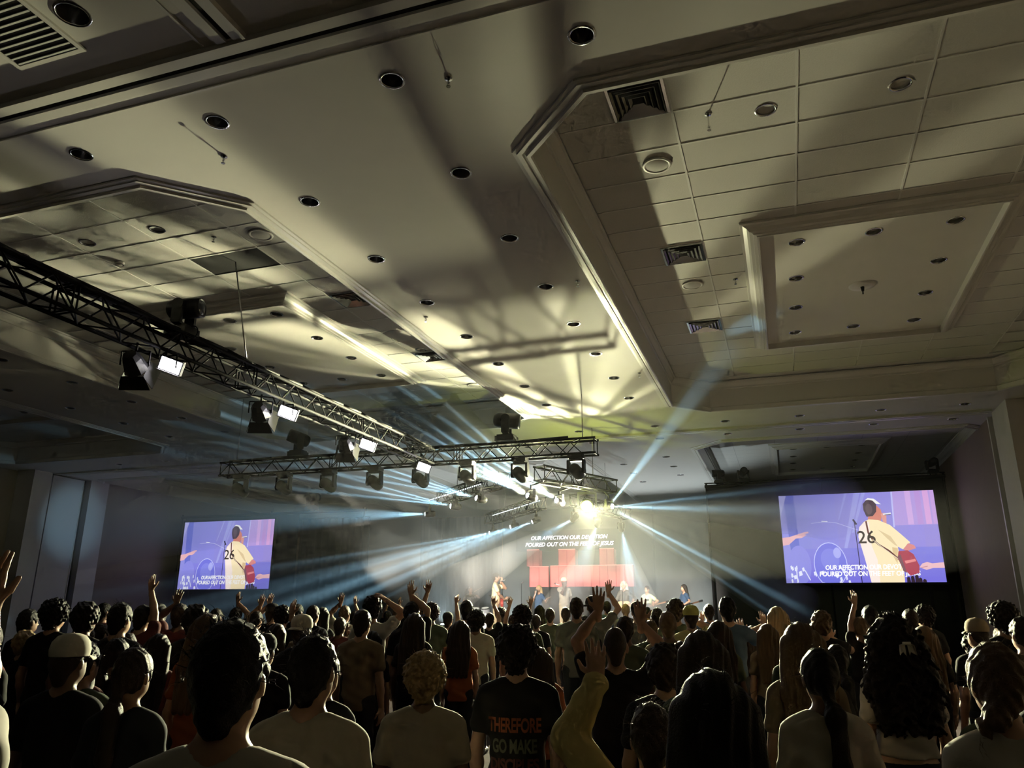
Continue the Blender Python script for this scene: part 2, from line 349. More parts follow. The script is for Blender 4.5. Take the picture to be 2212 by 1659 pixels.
for lab, x, y, z in spr:
    L = .16 if 'stem' in lab else .05
    t = thing('sprinkler_head', 'small metal sprinkler head ' + lab, 'sprinkler', (x, y, z), 0, 'sprinkler heads')
    MB().lathe([(.035, 0), (.035, -.006), (.012, -.012)], 12).build('escutcheon', M_CHROME, t)
    MB().tube((0,0,0), (0,0,-L), .008).tube((-.015,0,-L+.01), (0,0,-L-.03), .003, n=5).tube((.015,0,-L+.01), (0,0,-L-.03), .003, n=5).build('stem', M_CHROME, t)
    MB().lathe([(.022, -L-.03), (.02, -L-.034), (.001, -L-.034)], 10).build('deflector', M_CHROME, t)
t = thing('chandelier_mount', 'round plate with hook in the ring panel of the right coffer', 'ceiling mount', (1.52, 12.3, HT-.036))
MB().lathe([(.2, 0), (.19, -.012), (.1, -.02), (.001, -.022)], 24).build('plate', M_PLAST, t, True)
MB().tube((0,0,-.02), (0,0,-.09), .03, .02, 10).tube((0,0,-.09), (.0,.03,-.13), .01, n=6).build('hook', M_BLACK, t)
# ================================================================ LIGHTING RIG
def brace_cache(a, pitch, r=.011):
    k = {}
    for face in range(4):
        for sgn in (0, 1):
            c0 = [(0,0),(a,0),(a,a),(0,a)][face]; c1 = [(a,0),(a,a),(0,a),(0,0)][face]
            p, q = (c0, c1) if sgn == 0 else (c1, c0)
            k[face, sgn] = MB().tube((0, p[0], p[1]), (pitch, q[0], q[1]), r, n=5, caps=False).mesh('brace', M_TRUSS, True)
    return k
BR = brace_cache(.305, .305)
RUNG = {f: MB().tube((0, *c0), (0, *c1), .012, n=5, caps=False).mesh('rung', M_TRUSS, True) for f, (c0, c1) in enumerate((((0,0),(.305,0)), ((.305,0),(.305,.305)), ((.305,.305),(0,.305)), ((0,.305),(0,0))))}
def truss(p0, p1, label, sect=3.05, cat='lighting truss', braces=True, group=None):
    """box truss; p0, p1 = centre of its underside; local x along it, y across, z up"""
    p0, p1 = Vector(p0), Vector(p1); d = p1-p0; L = d.length; a = .305
    t = thing('box_truss', label, cat, p0, math.atan2(d.y, d.x), group)
    n = max(1, round(L/sect)); ch = MB().tube((0,0,0), (L,0,0), .025, n=8).mesh('chord', M_TRUSS, True)
    for y, z in ((0,0),(a,0),(0,a),(a,a)): link('chord', ch, t, (0, y-a/2, z))
    for k in range(n+1):
        for j, dx in enumerate((-.03, .03)):
            x = L*k/n+dx
            if x < -.01 or x > L+.01: continue
            for f in range(4): link('rung', RUNG[f], t, (x, -a/2, 0))
    m = int(L/.305)
    for k in range(m):
        for f in range(4):
            link('brace', BR[f, (k+f) % 2], t, (k*.305+.01, -a/2, 0))
    return t
truss((-7.05, 2.6, 4.70), (-7.05, 14.75, 4.70), 'black box truss running from upper left towards the stage')
truss((-12.55, 15.0, 4.75), (-3.4, 15.0, 4.75), 'black box truss crossing in front of the stage')
for pts, lab in ((((-8.78, 19.36, 4.5), (-6.03, 16.77, 4.5)), 'short angled truss above the first three beam lights'), (((-5.03, 16.25, 4.5), (-3.88, 18.70, 4.5)), 'short angled truss above the yellow lamp'),
                 (((-9.25, 24.25, 4.5), (-6.4, 20.9, 4.5)), 'angled truss over the middle of the stage, left arm'), (((-5.35, 20.6, 4.5), (-4.6, 24.2, 4.5)), 'angled truss over the middle of the stage, right arm')):
    truss(*pts, lab, sect=1.6)
# cable looms lying on the trusses
def cable(pts, r, label, n=5, m=None):
    tag(MB().path(pts, r, n).build('cable', m or M_BLACK, smooth=True), label, 'cable', 'black lighting cables')
for k, (dx, lab) in enumerate(((-.09, 'black cable loom lying on the left side of the long truss'), (0, 'thick black cable loom lying along the middle of the long truss'), (.09, 'black cable loom lying on the right side of the long truss'))):
    cable([(-7.05+dx+0.008*math.sin(i*1.3+k), 2.7+i*.6, 5.066+.012*math.sin(i*2.1+k)) for i in range(21)], (.026, .034, .024)[k], lab)
cable([(-12.4+i*.6, 15.0+.03*math.sin(i*1.7), 5.115+.01*math.sin(i)) for i in range(15)], .03, 'black cable loom lying along the stage-front truss')
cable([(HATCH[0], HATCH[1], HT-.0), (-7.05, 8.65, 5.08)], .012, 'hoist chain dropping from the open ceiling hatch to the long truss', m=M_CHROME)
for k, (x, y, z, lab) in enumerate(((-7.05, 3.6, 5.06, 'at the near end of the long truss'), (-12.2, 15, 5.11, 'at the left end of the stage-front truss'), (-3.7, 15, 5.11, 'at the right end of the stage-front truss'), (-4.2, 18.0, 4.84, 'above the yellow lamp'), (-8.0, 18.6, 4.84, 'above the first angled truss'), (-8.2, 22.9, 4.85, 'over the left arm of the stage truss'), (-4.9, 22.6, 4.85, 'over the right arm of the stage truss'))):
    cable([(x, y, z), (x, y, HC if x > -6 or y > 15.5 else HT)], .01, 'thin hoist chain ' + lab, m=M_CHROME)
# ---- moving heads
M_HOUS = mat('fixture_plastic', (.008, .008, .009), .45, spec=.25, bump=.05, noise_scale=40)
MH_BASE = MB().box((-.19,-.15,0), (.19,.15,.10)).box((-.16,-.12,.10), (.16,.12,.13)).mesh('base', M_HOUS)
MH_YOKE = MB().box((-.23,-.06,.13), (.23,.06,.17)).box((-.23,-.075,.15), (-.17,.075,.44)).box((.17,-.075,.15), (.23,.075,.44)).tube((-.235,0,.42), (-.165,0,.42), .085, n=14).tube((.165,0,.42), (.235,0,.42), .085, n=14).mesh('yoke', M_HOUS)
MH_HEAD = MB().lathe([(.001,-.25), (.08,-.25), (.125,-.22), (.145,-.16), (.15,-.02), (.155,.06), (.15,.2), (.142,.26), (.12,.262), (.115,.24), (.001,.24)], 18).box((-.165,-.05,-.1), (.165,.05,.05)).mesh('head', M_HOUS, True)
MH_LENS = MB().lathe([(.114,.245), (.1,.262), (.06,.272), (.001,.276)], 18).mesh('lens', M_GLASS, True)
HANDLE = MB().path([(.19+.1*math.cos(a)*1.0, 0, .03+.1*math.sin(a)) for a in [R(-70+20*i) for i in range(15)]], .009, 6).mesh('carry_loop', M_BLACK, True)
MH_CLAMP = MB().tube((0,0,-.06), (0,0,.01), .02).mesh('clamp', M_BLACK)
def moving_head(loc, direction, label, s=1.0, hang=False, group='moving head lights', lensmat=None, loop=False):
    d = Vector(direction).normalized(); t = thing('moving_head', label, 'stage light', loc, 0, group, s)
    F = Matrix.Diagonal((1, 1, -1, 1)) if hang else Matrix.Identity(4)
    if hang: F = Matrix.Rotation(math.pi, 4, 'X')
    pan = math.atan2(d.y, d.x) - math.pi/2
    P = Matrix.Rotation(pan, 4, 'Z')
    link('base', MH_BASE, t, M=F); y = link('yoke', MH_YOKE, t, M=P @ F)
    c = F @ Vector((0, 0, .42)); q = d.to_track_quat('Z', 'Y').to_matrix().to_4x4()
    xax = P @ Vector((1,0,0)); zax = d; yax = zax.cross(xax)
    q = Matrix(((xax.x, yax.x, zax.x, c.x), (xax.y, yax.y, zax.y, c.y), (xax.z, yax.z, zax.z, c.z), (0,0,0,1)))
    h = link('head', MH_HEAD, t, M=q); l = link('lens', MH_LENS, h)
    if lensmat: ob_mat(l, lensmat)
    if loop: link('carry_loop', HANDLE, t)
    for cx_ in (-.1, .1): link('clamp', MH_CLAMP, t, M=F @ Matrix.Translation((cx_, 0, 0)))
    return t
TOP = 5.12
moving_head((-7.05, 7.35, 5.03), (.9, .25, .05), 'big moving head standing on the long truss, head turned right', .88, loop=True)
moving_head((-10.5, 15, TOP), (-.6, -.6, .25), 'moving head standing on the left half of the stage-front truss', 1.0)
moving_head((-5.35, 15, TOP), (.95, .2, -.12), 'moving head standing on the right half of the stage-front truss', 1.1)
moving_head((-7.35, 18.02, 4.87), (.6, -.7, .1), 'moving head half hidden in haze behind where the trusses meet', 1.2)
moving_head((-1.75, 24.75, 5.58), (-.95, -.2, .0), 'moving head on the corner of the drape right of the stage', .75, loop=True)
moving_head((-1.0, 24.75, 5.58), (.2, -.9, .15), 'moving head tilted up, second on the right drape', .75)
moving_head((4.25, 24.75, 5.58), (.3, -.9, .1), 'moving head above the right corner of the big screen', .75)
moving_head((-16.5, 24.75, 5.3), (.9, -.2, .05), 'moving head on the drape between left screen and stage', 1.05)
for k, x in enumerate([-11.98, -10.78, -9.6, -8.42, -7.3, -6.21, -5.03, -3.83]):
    tgt = Vector(((-11.4, -11.2, -9.4, -8.15, -7.16, -5.12, -4.41, -3.2)[k], 26.0, 2.1)); loc = Vector((x, 14.95, 4.74))
    lm = emat('wash_lens', (1, .9, .75), 3)
    moving_head(loc, tgt-loc, f'dark wash light hanging under the stage-front truss, {ORD[k]} from its left end', .8, True, 'wash lights under the stage-front truss')
    ll = add_light('wash_lamp', 'SPOT', loc+(tgt-loc).normalized()*.45-Vector((0,0,.34)), 9500, (1, .92, .76), aim=tgt, size=.08, angle=18, blend=.5) if k else None
# ---- LED panel lights with barn doors under the long truss
M_LED = emat('led_panel_white', (1.0, .95, 1.0), 60)
_e1 = Vector((.855,.40,-.33)).normalized(); _e2 = Vector((.60,-.05,.79)); _e2 = (_e2-_e1*_e2.dot(_e1)).normalized(); _n = _e1.cross(_e2)   # face normal, towards the audience
PANEL_M = Matrix(((_e1.x,_e2.x,_n.x,0),(_e1.y,_e2.y,_n.y,0),(_e1.z,_e2.z,_n.z,0),(0,0,0,1)))
def led_panel(y, label, s=1.0):
    t = thing('led_panel_light', label, 'panel light', (-6.82, y, 4.5), 0, 'white LED panels under the long truss', s); Mx = PANEL_M
    MB().box((-.165,-.1,-.07), (.165,.1,.0), Mx).build('housing', M_HOUS, t)
    for y0 in (-.083, .004): MB().box((-.145,y0,.001), (.145,y0+.079,.006), Mx).build('lit_panel', M_LED, t)
    for sg in (-1, 1):
        MB().box((-.165,sg*.1-.004,-.01), (.165,sg*.1+.004,.045), Mx).build('barn_door', M_BLACK, t)
    MB().tube((-.19,0,-.05), (-.19,0,.14), .011).tube((.1,0,-.05), (.1,0,.14), .011).tube((-.19,0,.14), (.1,0,.14), .011).tube((-.1,0,.14), (-.1,0,.26), .018).build('yoke', M_BLACK, t)
def barn_fix(y, label):
    t = thing('barn_door_light', label, 'stage light', (-7.12, y, 4.46), R(20), 'unlit barn door lights under the long truss', .85)
    Mx = Matrix.Rotation(R(60), 4, 'X')
    MB().lathe([(.001,.2), (.09,.2), (.13,.12), (.15,.0), (.17,-.08), (.165,-.09), (.001,-.085)], 8, Mx, cap0=False).build('housing', M_HOUS, t)
    for a in range(4):
        Q = Mx @ Matrix.Rotation(math.pi/2*a, 4, 'Z')
        MB().add([Q @ Vector(p) for p in ((-.16,.15,-.08),(.16,.15,-.08),(.22,.24,-.26),(-.22,.24,-.26),(-.16,.155,-.078),(.16,.155,-.078),(.22,.245,-.258),(-.22,.245,-.258))], [(0,1,2,3),(7,6,5,4),(0,4,5,1),(1,5,6,2),(2,6,7,3),(3,7,4,0)]).build('barn_door', M_BLACK, t)
    MB().tube((-.2,0,0), (-.2,0,.2), .012).tube((.2,0,0), (.2,0,.2), .012).tube((-.2,0,.2), (.2,0,.2), .012).tube((0,0,.2), (0,0,.33), .018).build('yoke', M_BLACK, t)
for k, y in enumerate((7.0, 9.4, 11.8, 14.1)):
    led_panel(y, f'lit white LED panel under the long truss, {ORD[k]} from the viewer', .88)
    if k < 3: barn_fix(y-.25, f'black barn door light beside the {ORD[k]} lit LED panel')
# ---- beam lights on the angled trusses
M_LENSB = emat('beam_lens', (.75, .92, 1.0), 30); M_LENSY = emat('yellow_lens', (1.0, .97, .45), 160)
ROW1 = [(-8.83,18.72,4.17),(-7.59,17.54,4.17),(-6.52,16.53,4.17),(-5.29,16.52,4.17),(-4.91,17.5,4.17)]
ROW2 = [(-8.97,23.91,4.2),(-7.72,22.39,4.2),(-6.64,21.19,4.2),(-5.45,20.96,4.2),(-5.11,22.37,4.2),(-4.71,23.82,4.2)]
BL_HEAD = MB().lathe([(.001,-.16), (.06,-.15), (.085,-.1), (.09,.02), (.085,.1), (.07,.12), (.06,.1), (.001,.1)], 14).mesh('head', M_HOUS, True)
BL_LENS = MB().lathe([(.062,.103), (.05,.118), (.03,.128), (.001,.13)], 14).mesh('lens', M_LENSB, True)
BL_YOKE = MB().box((-.12,-.03,.14), (.12,.03,.17)).box((-.12,-.035,-.03), (-.095,.035,.16)).box((.095,-.035,-.03), (.12,.035,.16)).tube((0,0,.17), (0,0,.27), .025).mesh('yoke', M_HOUS)
def beam_light(loc, d, label, lens=None, s=1.0, arm=None):
    d = Vector(d).normalized(); t = thing('beam_light', label, 'stage light', loc, 0, 'beam lights on the angled trusses', s)
    xax = Vector((0,0,1)).cross(d).normalized() if abs(d.z) < .99 else Vector((1,0,0)); yax = d.cross(xax)
    Q = Matrix(((xax.x,yax.x,d.x,0),(xax.y,yax.y,d.y,0),(xax.z,yax.z,d.z,0),(0,0,0,1)))
    link('yoke', BL_YOKE, t, M=Matrix.Rotation(math.atan2(xax.y, xax.x), 4, 'Z'))
    if arm: MB().tube((0,0,.25), (arm[0]/s, arm[1]/s, arm[2]/s), .02).build('hanging_arm', M_BLACK, t)
    h = link('head', BL_HEAD, t, M=Q); l = link('lens', BL_LENS, h)
    if lens: ob_mat(l, lens)
    return t
# aim points of the beams
AIM1 = [(-17.5,14.5,3.9),(-15.0,11.5,4.7),(-12.5,9.8,5.6),(-10.2,9.2,5.9),(-8.6,9.5,6.0)]
AIM2 = [(-18.5,19.0,1.6),(-15.5,18.0,1.5),(-12.8,18.6,1.5),(-8.6,22.6,1.6),(-6.6,24.2,1.0),(-4.2,25.4,1.0)]
for k, (p, a) in enumerate(zip(ROW1, AIM1)):
    beam_light(p, Vector(a)-Vector(p), f'beam light {ORD[k]} from the left on the front angled trusses, lens glowing', arm=(.32, .36, .36) if k < 3 else (.36, .05, .36))
for k, (p, a) in enumerate(zip(ROW2, AIM2)):
    beam_light(p, Vector(a)-Vector(p), f'beam light {ORD[k]} from the left on the rear angled trusses, lens glowing')
ld = Vector((-1.6, 4, 2.0))-LAMP
beam_light(LAMP-ld.normalized()*.15, ld, 'dazzling yellow-green moving lamp facing the audience', M_LENSY, 2.0, arm=(.4, .06, .37))
beam_light(LAMP+Vector((.52,.1,-.02)), (1,-.55,-.05), 'pale blue beam light just right of the dazzling yellow lamp', arm=(-.1, -.05, .37))
# ---- pixel strips along the angled trusses
M_PIX = emat('pixel_dot', (.85, .95, 1.0), 5)
for a, b, lab in (((-8.72,18.55,4.44),(-6.48,16.5,4.44),'dotted white LED strip on the front left angled truss'), ((-5.35,16.45,4.44),(-4.85,17.45,4.44),'short dotted LED strip on the front right angled truss'), ((-8.78,23.5,4.62),(-6.35,20.72,4.62),'dotted white LED strip on the rear left angled truss')):
    a, b = Vector(a), Vector(b); a += Vector((-.02,-.02,.06)); b += Vector((-.02,-.02,.06)); n = int((b-a).length/.095)
    t = thing('led_strip', lab, 'light strip', a, 0, 'pixel strips')
    MB().tube((0,0,0), b-a, .022, n=6).build('bar', M_BLACK, t)
    mb = MB()
    for k in range(n+1): mb.ell((b-a)*(k/n)+Vector((-.012,-.016,0)), (.014,.014,.014), 6, 4)
    mb.build('pixel_row', M_PIX, t)['kind'] = 'stuff'
# ================================================================ STAGE, DRAPES, SCREENS
SZ = .95
st = thing('stage', 'low black stage deck behind the crowd', 'stage', (-7.7, 22.3, 0))
MB().box((-6.25, 0, SZ-.1), (5.3, 6.9, SZ)).build('deck', mat('stage_deck', (.05,.05,.055), .45, noise_amt=.2), st)
MB().box((-6.2, .03, 0), (5.25, .06, SZ-.1)).build('skirt', M_DRAPE, st)
for x in (-6.1, -3.4, 0, 3.0, 5.1): MB().box((x-.04, 3, 0), (x+.04, 3.08, SZ-.1)).build('leg', M_BLACK, st)
def drape(x0, x1, y, z0, z1, label, amp=.07, pitch=.28, m=None):
    n = int((x1-x0)/pitch*8); vs = []; fs = []
    for i in range(n+1):
        x = x0+(x1-x0)*i/n; ph = 2*math.pi*(x-x0)/pitch
        o = amp*(math.sin(ph+.6*math.sin(x*2.1)) + .3*math.sin(ph*.37+1))
        vs += [(x, y+o, z0), (x, y+o*.7, z1), (x, y+o+.02, z0), (x, y+o*.7+.02, z1)]
    for i in range(n):
        a, b = i*4, i*4+4; fs += [(a,b,b+1,a+1), (b+2,a+2,a+3,b+3), (a+1,b+1,b+3,a+3), (b,a,a+2,b+2)]
    fs += [(0,1,3,2), (n*4+2,n*4+3,n*4+1,n*4)]
    o = MB().add(vs, fs).build('stage_drape', m or M_DRAPE, smooth=True); tag(o, label, 'curtain', 'black stage drapes'); return o
M_BACKD = mat('backdrop_cloth', (.055, .06, .06), .9, noise_amt=.25, noise_scale=3)
drape(-22.5, -17.2, 25.0, 0, 5.2, 'black drape wall behind the left video screen', .03, .6)
drape(-17.2, -14.2, 25.1, 0, 5.0, 'pleated black drape just right of the left video screen')
drape(-14.2, -10.6, 29.3, 0, 5.4, 'dark pleated drape behind the drummer')
drape(-10.6, -4.6, 29.4, 0, 5.6, 'grey cloth backdrop behind the lyrics', .02, .9, M_BACKD)
drape(-4.6, -1.2, 29.3, 0, 5.6, 'dark grey drape behind the right-hand musicians', .03, .7, M_BACKD)
drape(-2.2, 4.55, 25.0, 0, 5.55, 'black drape wall behind the right video screen', .02, .8)
t = thing('drape_truss', 'black pipe along the top of the drape behind the right screen', 'pipe', (-2.2, 24.78, 5.5))
MB().tube((0,0,0), (6.75,0,0), .05).build('top_pipe', M_TRUSS, t); MB().tube((0,0,.1), (6.75,0,.1), .02).build('rail', M_TRUSS, t)
for x in (.05, 3.4, 6.7): MB().tube((x,0,-5.5), (x,0,.1), .03).build('upright', M_TRUSS, t)
t = thing('drape_truss', 'black pipe along the top of the drape behind the left screen', 'pipe', (-22.5, 24.78, 5.22))
MB().tube((0,0,0), (8.3,0,0), .05).build('top_pipe', M_TRUSS, t)
for x in (.05, 4.2, 8.2): MB().tube((x,0,-5.22), (x,0,.1), .03).build('upright', M_TRUSS, t)
# ---- video screens: same picture on both
def shade(c, s): return emat('px_%d_%d_%d_%.2f' % (*c, s), srgb(*c), s)
EM = 0.88
def screen(x0, x1, z0, z1, y, label):
    W, H = x1-x0, z1-z0
    t = thing('video_screen', label, 'screen', (x0, y, z0))
    fr = MB()
    for lo, hi in (((-.06,0,-.06),(W+.06,.12,0)), ((-.06,0,H),(W+.06,.12,H+.06)), ((-.06,0,0),(0,.12,H)), ((W,0,0),(W+.06,.12,H))): fr.box(lo, hi)
    fr.build('frame', M_BLACK, t); MB().box((0,.02,0), (W,.12,H)).build('back_panel', M_BLACK, t)
    for x in (.4, W-.4): MB().box((x-.04,.1,-z0), (x+.04,.18,0)).build('support_leg', M_BLACK, t)
    layer = [0]; pic = MB(); mats = []
    def poly(pts, c, s=EM):
        m = shade(c, s); pts = [(min(1, max(0, u)), min(1, max(0, v))) for u, v in pts]
        if m not in mats: mats.append(m)
        pic.mi = mats.index(m); layer[0] += 1; yy = .019-.0004*layer[0]
        pic.add([(u*W, yy, (1-v)*H) for u, v in pts], [tuple(range(len(pts)-1, -1, -1)) if area(pts) < 0 else tuple(range(len(pts)))])
    def area(p): return sum(p[i][0]*p[(i+1) % len(p)][1]-p[(i+1) % len(p)][0]*p[i][1] for i in range(len(p)))*-1
    def ell(cu, cv, ru, rv, c, n=28, s=EM): poly([(cu+ru*math.cos(2*math.pi*i/n), cv+rv*math.sin(2*math.pi*i/n)) for i in range(n)], c, s)
    def line(pts, wd, c):
        for (a, b), (c2, d) in zip(pts[:-1], pts[1:]):
            dx, dy = (c2-a)*W, (d-b)*H; l = math.hypot(dx, dy); nx, ny = -dy/l*wd/2/W, dx/l*wd/2/H
            poly([(a+nx,b+ny),(c2+nx,d+ny),(c2-nx,d-ny),(a-nx,b-ny)], c)
    poly([(0,0),(1,0),(1,1),(0,1)], (143,143,222))
    for k in range(10): poly([(.1+.09*k,0),(.19+.09*k,0),(.19+.09*k,1),(.1+.09*k,1)], (136+2*k,138+int(.6*k),219+(k%3)*2))
    for k in range(5): poly([(.1,.62+.08*k),(1,.62+.08*k),(1,1),(.1,1)], (132-k*2,130-k*3,222))
    poly([(.03,0),(.10,0),(.115,.95),(.06,.95)], (104,112,206)); poly([(0,0),(.05,0),(.01,.2),(0,.3)], (176,176,236))
    for a in ((.50,.0,.40,.62,.02),(.55,.0,.46,.45,.012),(.44,0,.38,.3,.008)): poly([(a[0],a[1]),(a[0]+a[4]*2,a[1]),(a[2]+a[4],a[3]),(a[2],a[3])], (160,162,230))
    poly([(.735,0),(.745,0),(.735,.4),(.725,.4)], (190,190,242)); poly([(.745,0),(1,0),(1,.38),(.735,.38)], (180,156,222))
    for k, u in enumerate((.82,.88,.93,.975)): poly([(u,0),(u+.035,0),(u+.035,.375),(u,.375)], ((206,170,226),(186,150,216),(214,166,220),(196,160,222))[k])
    ell(.10,.80,.075,.22,(140,140,226)); ell(.30,.80,.108,.25,(196,200,250)); ell(.30,.80,.103,.24,(118,120,224)); ell(.30,.74,.06,.12,(132,136,230)); ell(.35,.67,.025,.06,(170,174,242))
    line([(.20,.33),(.30,.32),(.37,.335),(.45,.39),(.50,.42)], .012, (210,214,248)); line([(.27,.31),(.31,.315)], .02, (240,242,252))
    for k in range(26):
        u = (.03+.10*random.random()) if k < 14 else (.15+.3*random.random()); v = .80+.19*random.random(); d = .006+.012*random.random()
        poly([(u,v),(u+d,v-.01),(u+d*1.4,v+.03),(u+.2*d,v+.04)], (226,230,250))
    line([(.075,.82),(.075,1)], .03, (216,220,246)); line([(.13,.86),(.16,.97)], .03, (216,220,246))
    line([(.483,.33),(.487,1.0)], .022, (52,44,78)); line([(.475,.30),(.495,.36)], .05, (46,40,64))
    poly([(0,.49),(.05,.48),(.10,.455),(.15,.43),(.175,.425),(.18,.44),(.15,.455),(.165,.46),(.13,.495),(.09,.50),(.04,.57),(0,.58)], (228,178,186))
    poly([(.85,.84),(.87,.80),(.90,.785),(.93,.80),(1,.79),(1,.85),(.93,.85),(.89,.87)], (236,190,198)); line([(.86,.845),(.90,.83)], .02, (200,140,150))
    poly([(.60,.17),(.635,.15),(.66,.2),(.665,.26),(.65,.33),(.58,.36),(.57,.3)], (212,134,120))
    poly([(.55,.13),(.575,.085),(.615,.09),(.635,.14),(.63,.22),(.605,.27),(.565,.275),(.55,.2)], (76,60,74)); ell(.585,.19,.022,.06,(98,80,92)); poly([(.565,.09),(.585,.065),(.625,.075),(.65,.115),(.665,.14),(.635,.135),(.615,.095),(.59,.085)], (242,242,240))
    poly([(.655,.25),(.68,.235),(.69,.27),(.685,.36),(.665,.36),(.66,.29)], (222,158,150)); line([(.67,.255),(.72,.245)], .045, (226,226,236)); line([(.68,.262),(.718,.257)], .018, (40,34,46))
    poly([(.575,.305),(.635,.315),(.705,.375),(.76,.47),(.815,.57),(.765,.645),(.735,.615),(.74,.72),(.755,.86),(.75,1),(.545,1),(.52,.72),(.497,.5),(.51,.39),(.545,.33)], (250,232,190))
    poly([(.545,.335),(.575,.33),(.575,.6),(.60,.75),(.60,1),(.545,1),(.52,.72),(.497,.5),(.51,.39)], (252,236,226)); poly([(.625,.42),(.70,.5),(.735,.61),(.72,.6),(.68,.53)], (226,202,158)); poly([(.70,.62),(.735,.63),(.72,.80),(.70,.72)], (224,196,150))
    line([(.557,.325),(.563,.46),(.585,.53),(.62,.59),(.68,.66),(.735,.76)], .045, (98,50,50)); line([(.585,.53),(.62,.59),(.735,.76)], .02, (230,214,190))
    poly([(.80,.58),(.835,.60),(.845,.635),(.79,.665),(.765,.645)], (220,140,140))
    poly([(.735,.665),(.79,.655),(.825,.70),(.85,.82),(.845,.90),(.79,.93),(.745,.84),(.725,.74)], (176,72,92)); poly([(.765,.77),(.83,.75),(.835,.775),(.77,.80)], (232,140,142)); poly([(.725,.72),(.745,.70),(.77,.90),(.75,.88)], (130,90,100))
    for u, h in ((.775,.94),(.80,.93),(.825,.92),(.845,.95),(.87,.965)): poly([(u-.012,1),(u-.010,h+.01),(u,h),(u+.010,h+.01),(u+.012,1)], (54,40,52))
    pic.build('picture', mats, t)
    for txt, u, v, sz, c, sh in (('26', .548, .51, .155, (60,52,50), .05), ('OUR AFFECTION OUR DEVOTION', .535, .835, .066, (252,252,254), .12), ('POURED OUT ON THE FEET OF JESUS', .535, .905, .066, (252,252,254), .12)):
        me = text_mesh(txt, sz*H*1.28, sh if txt != '26' else 0, .007 if txt != '26' else .004, .98); wd = max(v.co.x for v in me.vertices)-min(v.co.x for v in me.vertices); kx = {'2': 1, 'O': .545*W/wd, 'P': .63*W/wd}[txt[0]]; me.materials.clear(); me.materials.append(shade(c, EM*1.05))
        link('lettering', me, t, M=Matrix.Translation((u*W, -.0165 if txt != '26' else -.0155, (1-v)*H)) @ Matrix.Rotation(math.pi/2, 4, 'X') @ Matrix.Diagonal((kx, max(kx, .85), 1, 1)))
    return t
screen(-.03, 4.12, 2.53, 5.06, 24.4, 'large bright video screen in front of the right drape')
screen(-21.97, -17.84, 2.45, 4.97, 24.4, 'bright video screen in front of the left drape')
# ---- lyric wall above the stage
t = thing('lyric_screen', 'dark screen above the band with two lines of white lyrics', 'screen', (-7.77, 28.9, 3.95))
MB().box((-2.1, 0, 0), (2.1, .08, .78)).build('panel', M_BLACK, t)
for txt, z in (('OUR AFFECTION OUR DEVOTION', .485), ('POURED OUT ON THE FEET OF JESUS', .235)):
    me = text_mesh(txt, .265, .25, .004, .98); me.materials.clear(); me.materials.append(emat('lyric_white', (1,1,1), 2.2))
    wd = max(v.co.x for v in me.vertices)-min(v.co.x for v in me.vertices); k = (3.02 if 'AFF' in txt else 3.48)/wd
    link('lettering', me, t, M=Matrix.Translation((0, -.004, z)) @ Matrix.Rotation(math.pi/2, 4, 'X') @ Matrix.Scale(k, 4))
# ---- red lit set pieces
M_RED = mat('red_scrim', (.5, .13, .13), .8, noise_amt=.2, noise_scale=4); M_REDL = emat('red_tube', (1.0, .35, .3), 1.0)
k = 0
for x0, x1, z0, z1, y, lab in ((-9.3,-8.82,3.36,3.96,28.52,'left tall red lit set block above the wall'), (-8.05,-7.41,3.38,3.95,28.52,'middle tall red lit set block behind the singer'), (-6.48,-5.94,3.38,3.95,28.52,'right tall red lit set block above the wall'),
                          (-9.19,-8.45,2.6,3.33,28.5,'low red set block at the left of the wall'), (-8.37,-5.25,2.6,3.35,28.5,'long low red set wall behind the band')):
    t = thing('set_block', lab, 'set piece', ((x0+x1)/2, y, SZ), 0, 'red set blocks'); W = (x1-x0)/2; tall = 'tall' in lab
    MB().box((-W,0,z0-SZ), (W,.4,z1-SZ)).build('scrim_box', M_RED, t); None if tall else MB().box((-W,.02,0), (W,.38,z0-SZ)).build('plinth', M_BLACK, t)
    MB().box((-W,-.02,z1-SZ-.0), (W,.02,z1-SZ+.025)).build('edge_tube', M_REDL, t)
    n = max(1, int(W/.3))
    for i in range(-n, n+1): MB().box((i*W/(n+.01)-.012,-.012,z0-SZ), (i*W/(n+.01)+.012,0,z1-SZ)).build('rib', mat('red_rib', (.4,.06,.07), .8), t)
add_light('red_wash', 'SPOT', (-7.3, 26.9, 4.4), 120, (1, .2, .18), aim=(-7.3, 28.6, 3.2), size=.15, angle=110, blend=.6)
# ---- drum kit
t = thing('drum_kit', 'drum kit on the stage behind the singer in the cream tee', 'drum kit', (-10.6, 27.3, SZ))
M_DRUM = mat('drum_shell', (.35,.38,.42), .25, metal=.3); M_SKIN = mat('drum_skin', (.55,.6,.6), .4); M_CYM = mat('cymbal', (.75,.62,.3), .25, metal=1)
def drum(c, r, h, axis, nm):
    A = Vector(axis).to_track_quat('Z', 'Y').to_matrix().to_4x4(); A.translation = Vector(c)
    d = MB().lathe([(r,-h/2), (r,h/2)], 24, A).build(nm, M_DRUM, t, True)
    MB().lathe([(r*.98,h/2-.005), (.001,h/2-.003)], 24, A).build('drum_head', M_SKIN, d); MB().lathe([(r+.012,h/2-.02), (r+.014,h/2+.01), (r-.02,h/2+.01)], 24, A).build('hoop', M_CHROME, d)
drum((.3,-.5,.34), .32, .4, (.25,-1,.05), 'bass_drum'); drum((-.15,-.35,.75), .16, .22, (.1,-.3,1), 'tom'); drum((.25,-.4,.78), .15, .2, (0,-.3,1), 'tom'); drum((.75,-.1,.5), .2, .4, (0,0,1), 'floor_tom'); drum((-.55,-.25,.62), .18, .14, (0,-.1,1), 'snare')
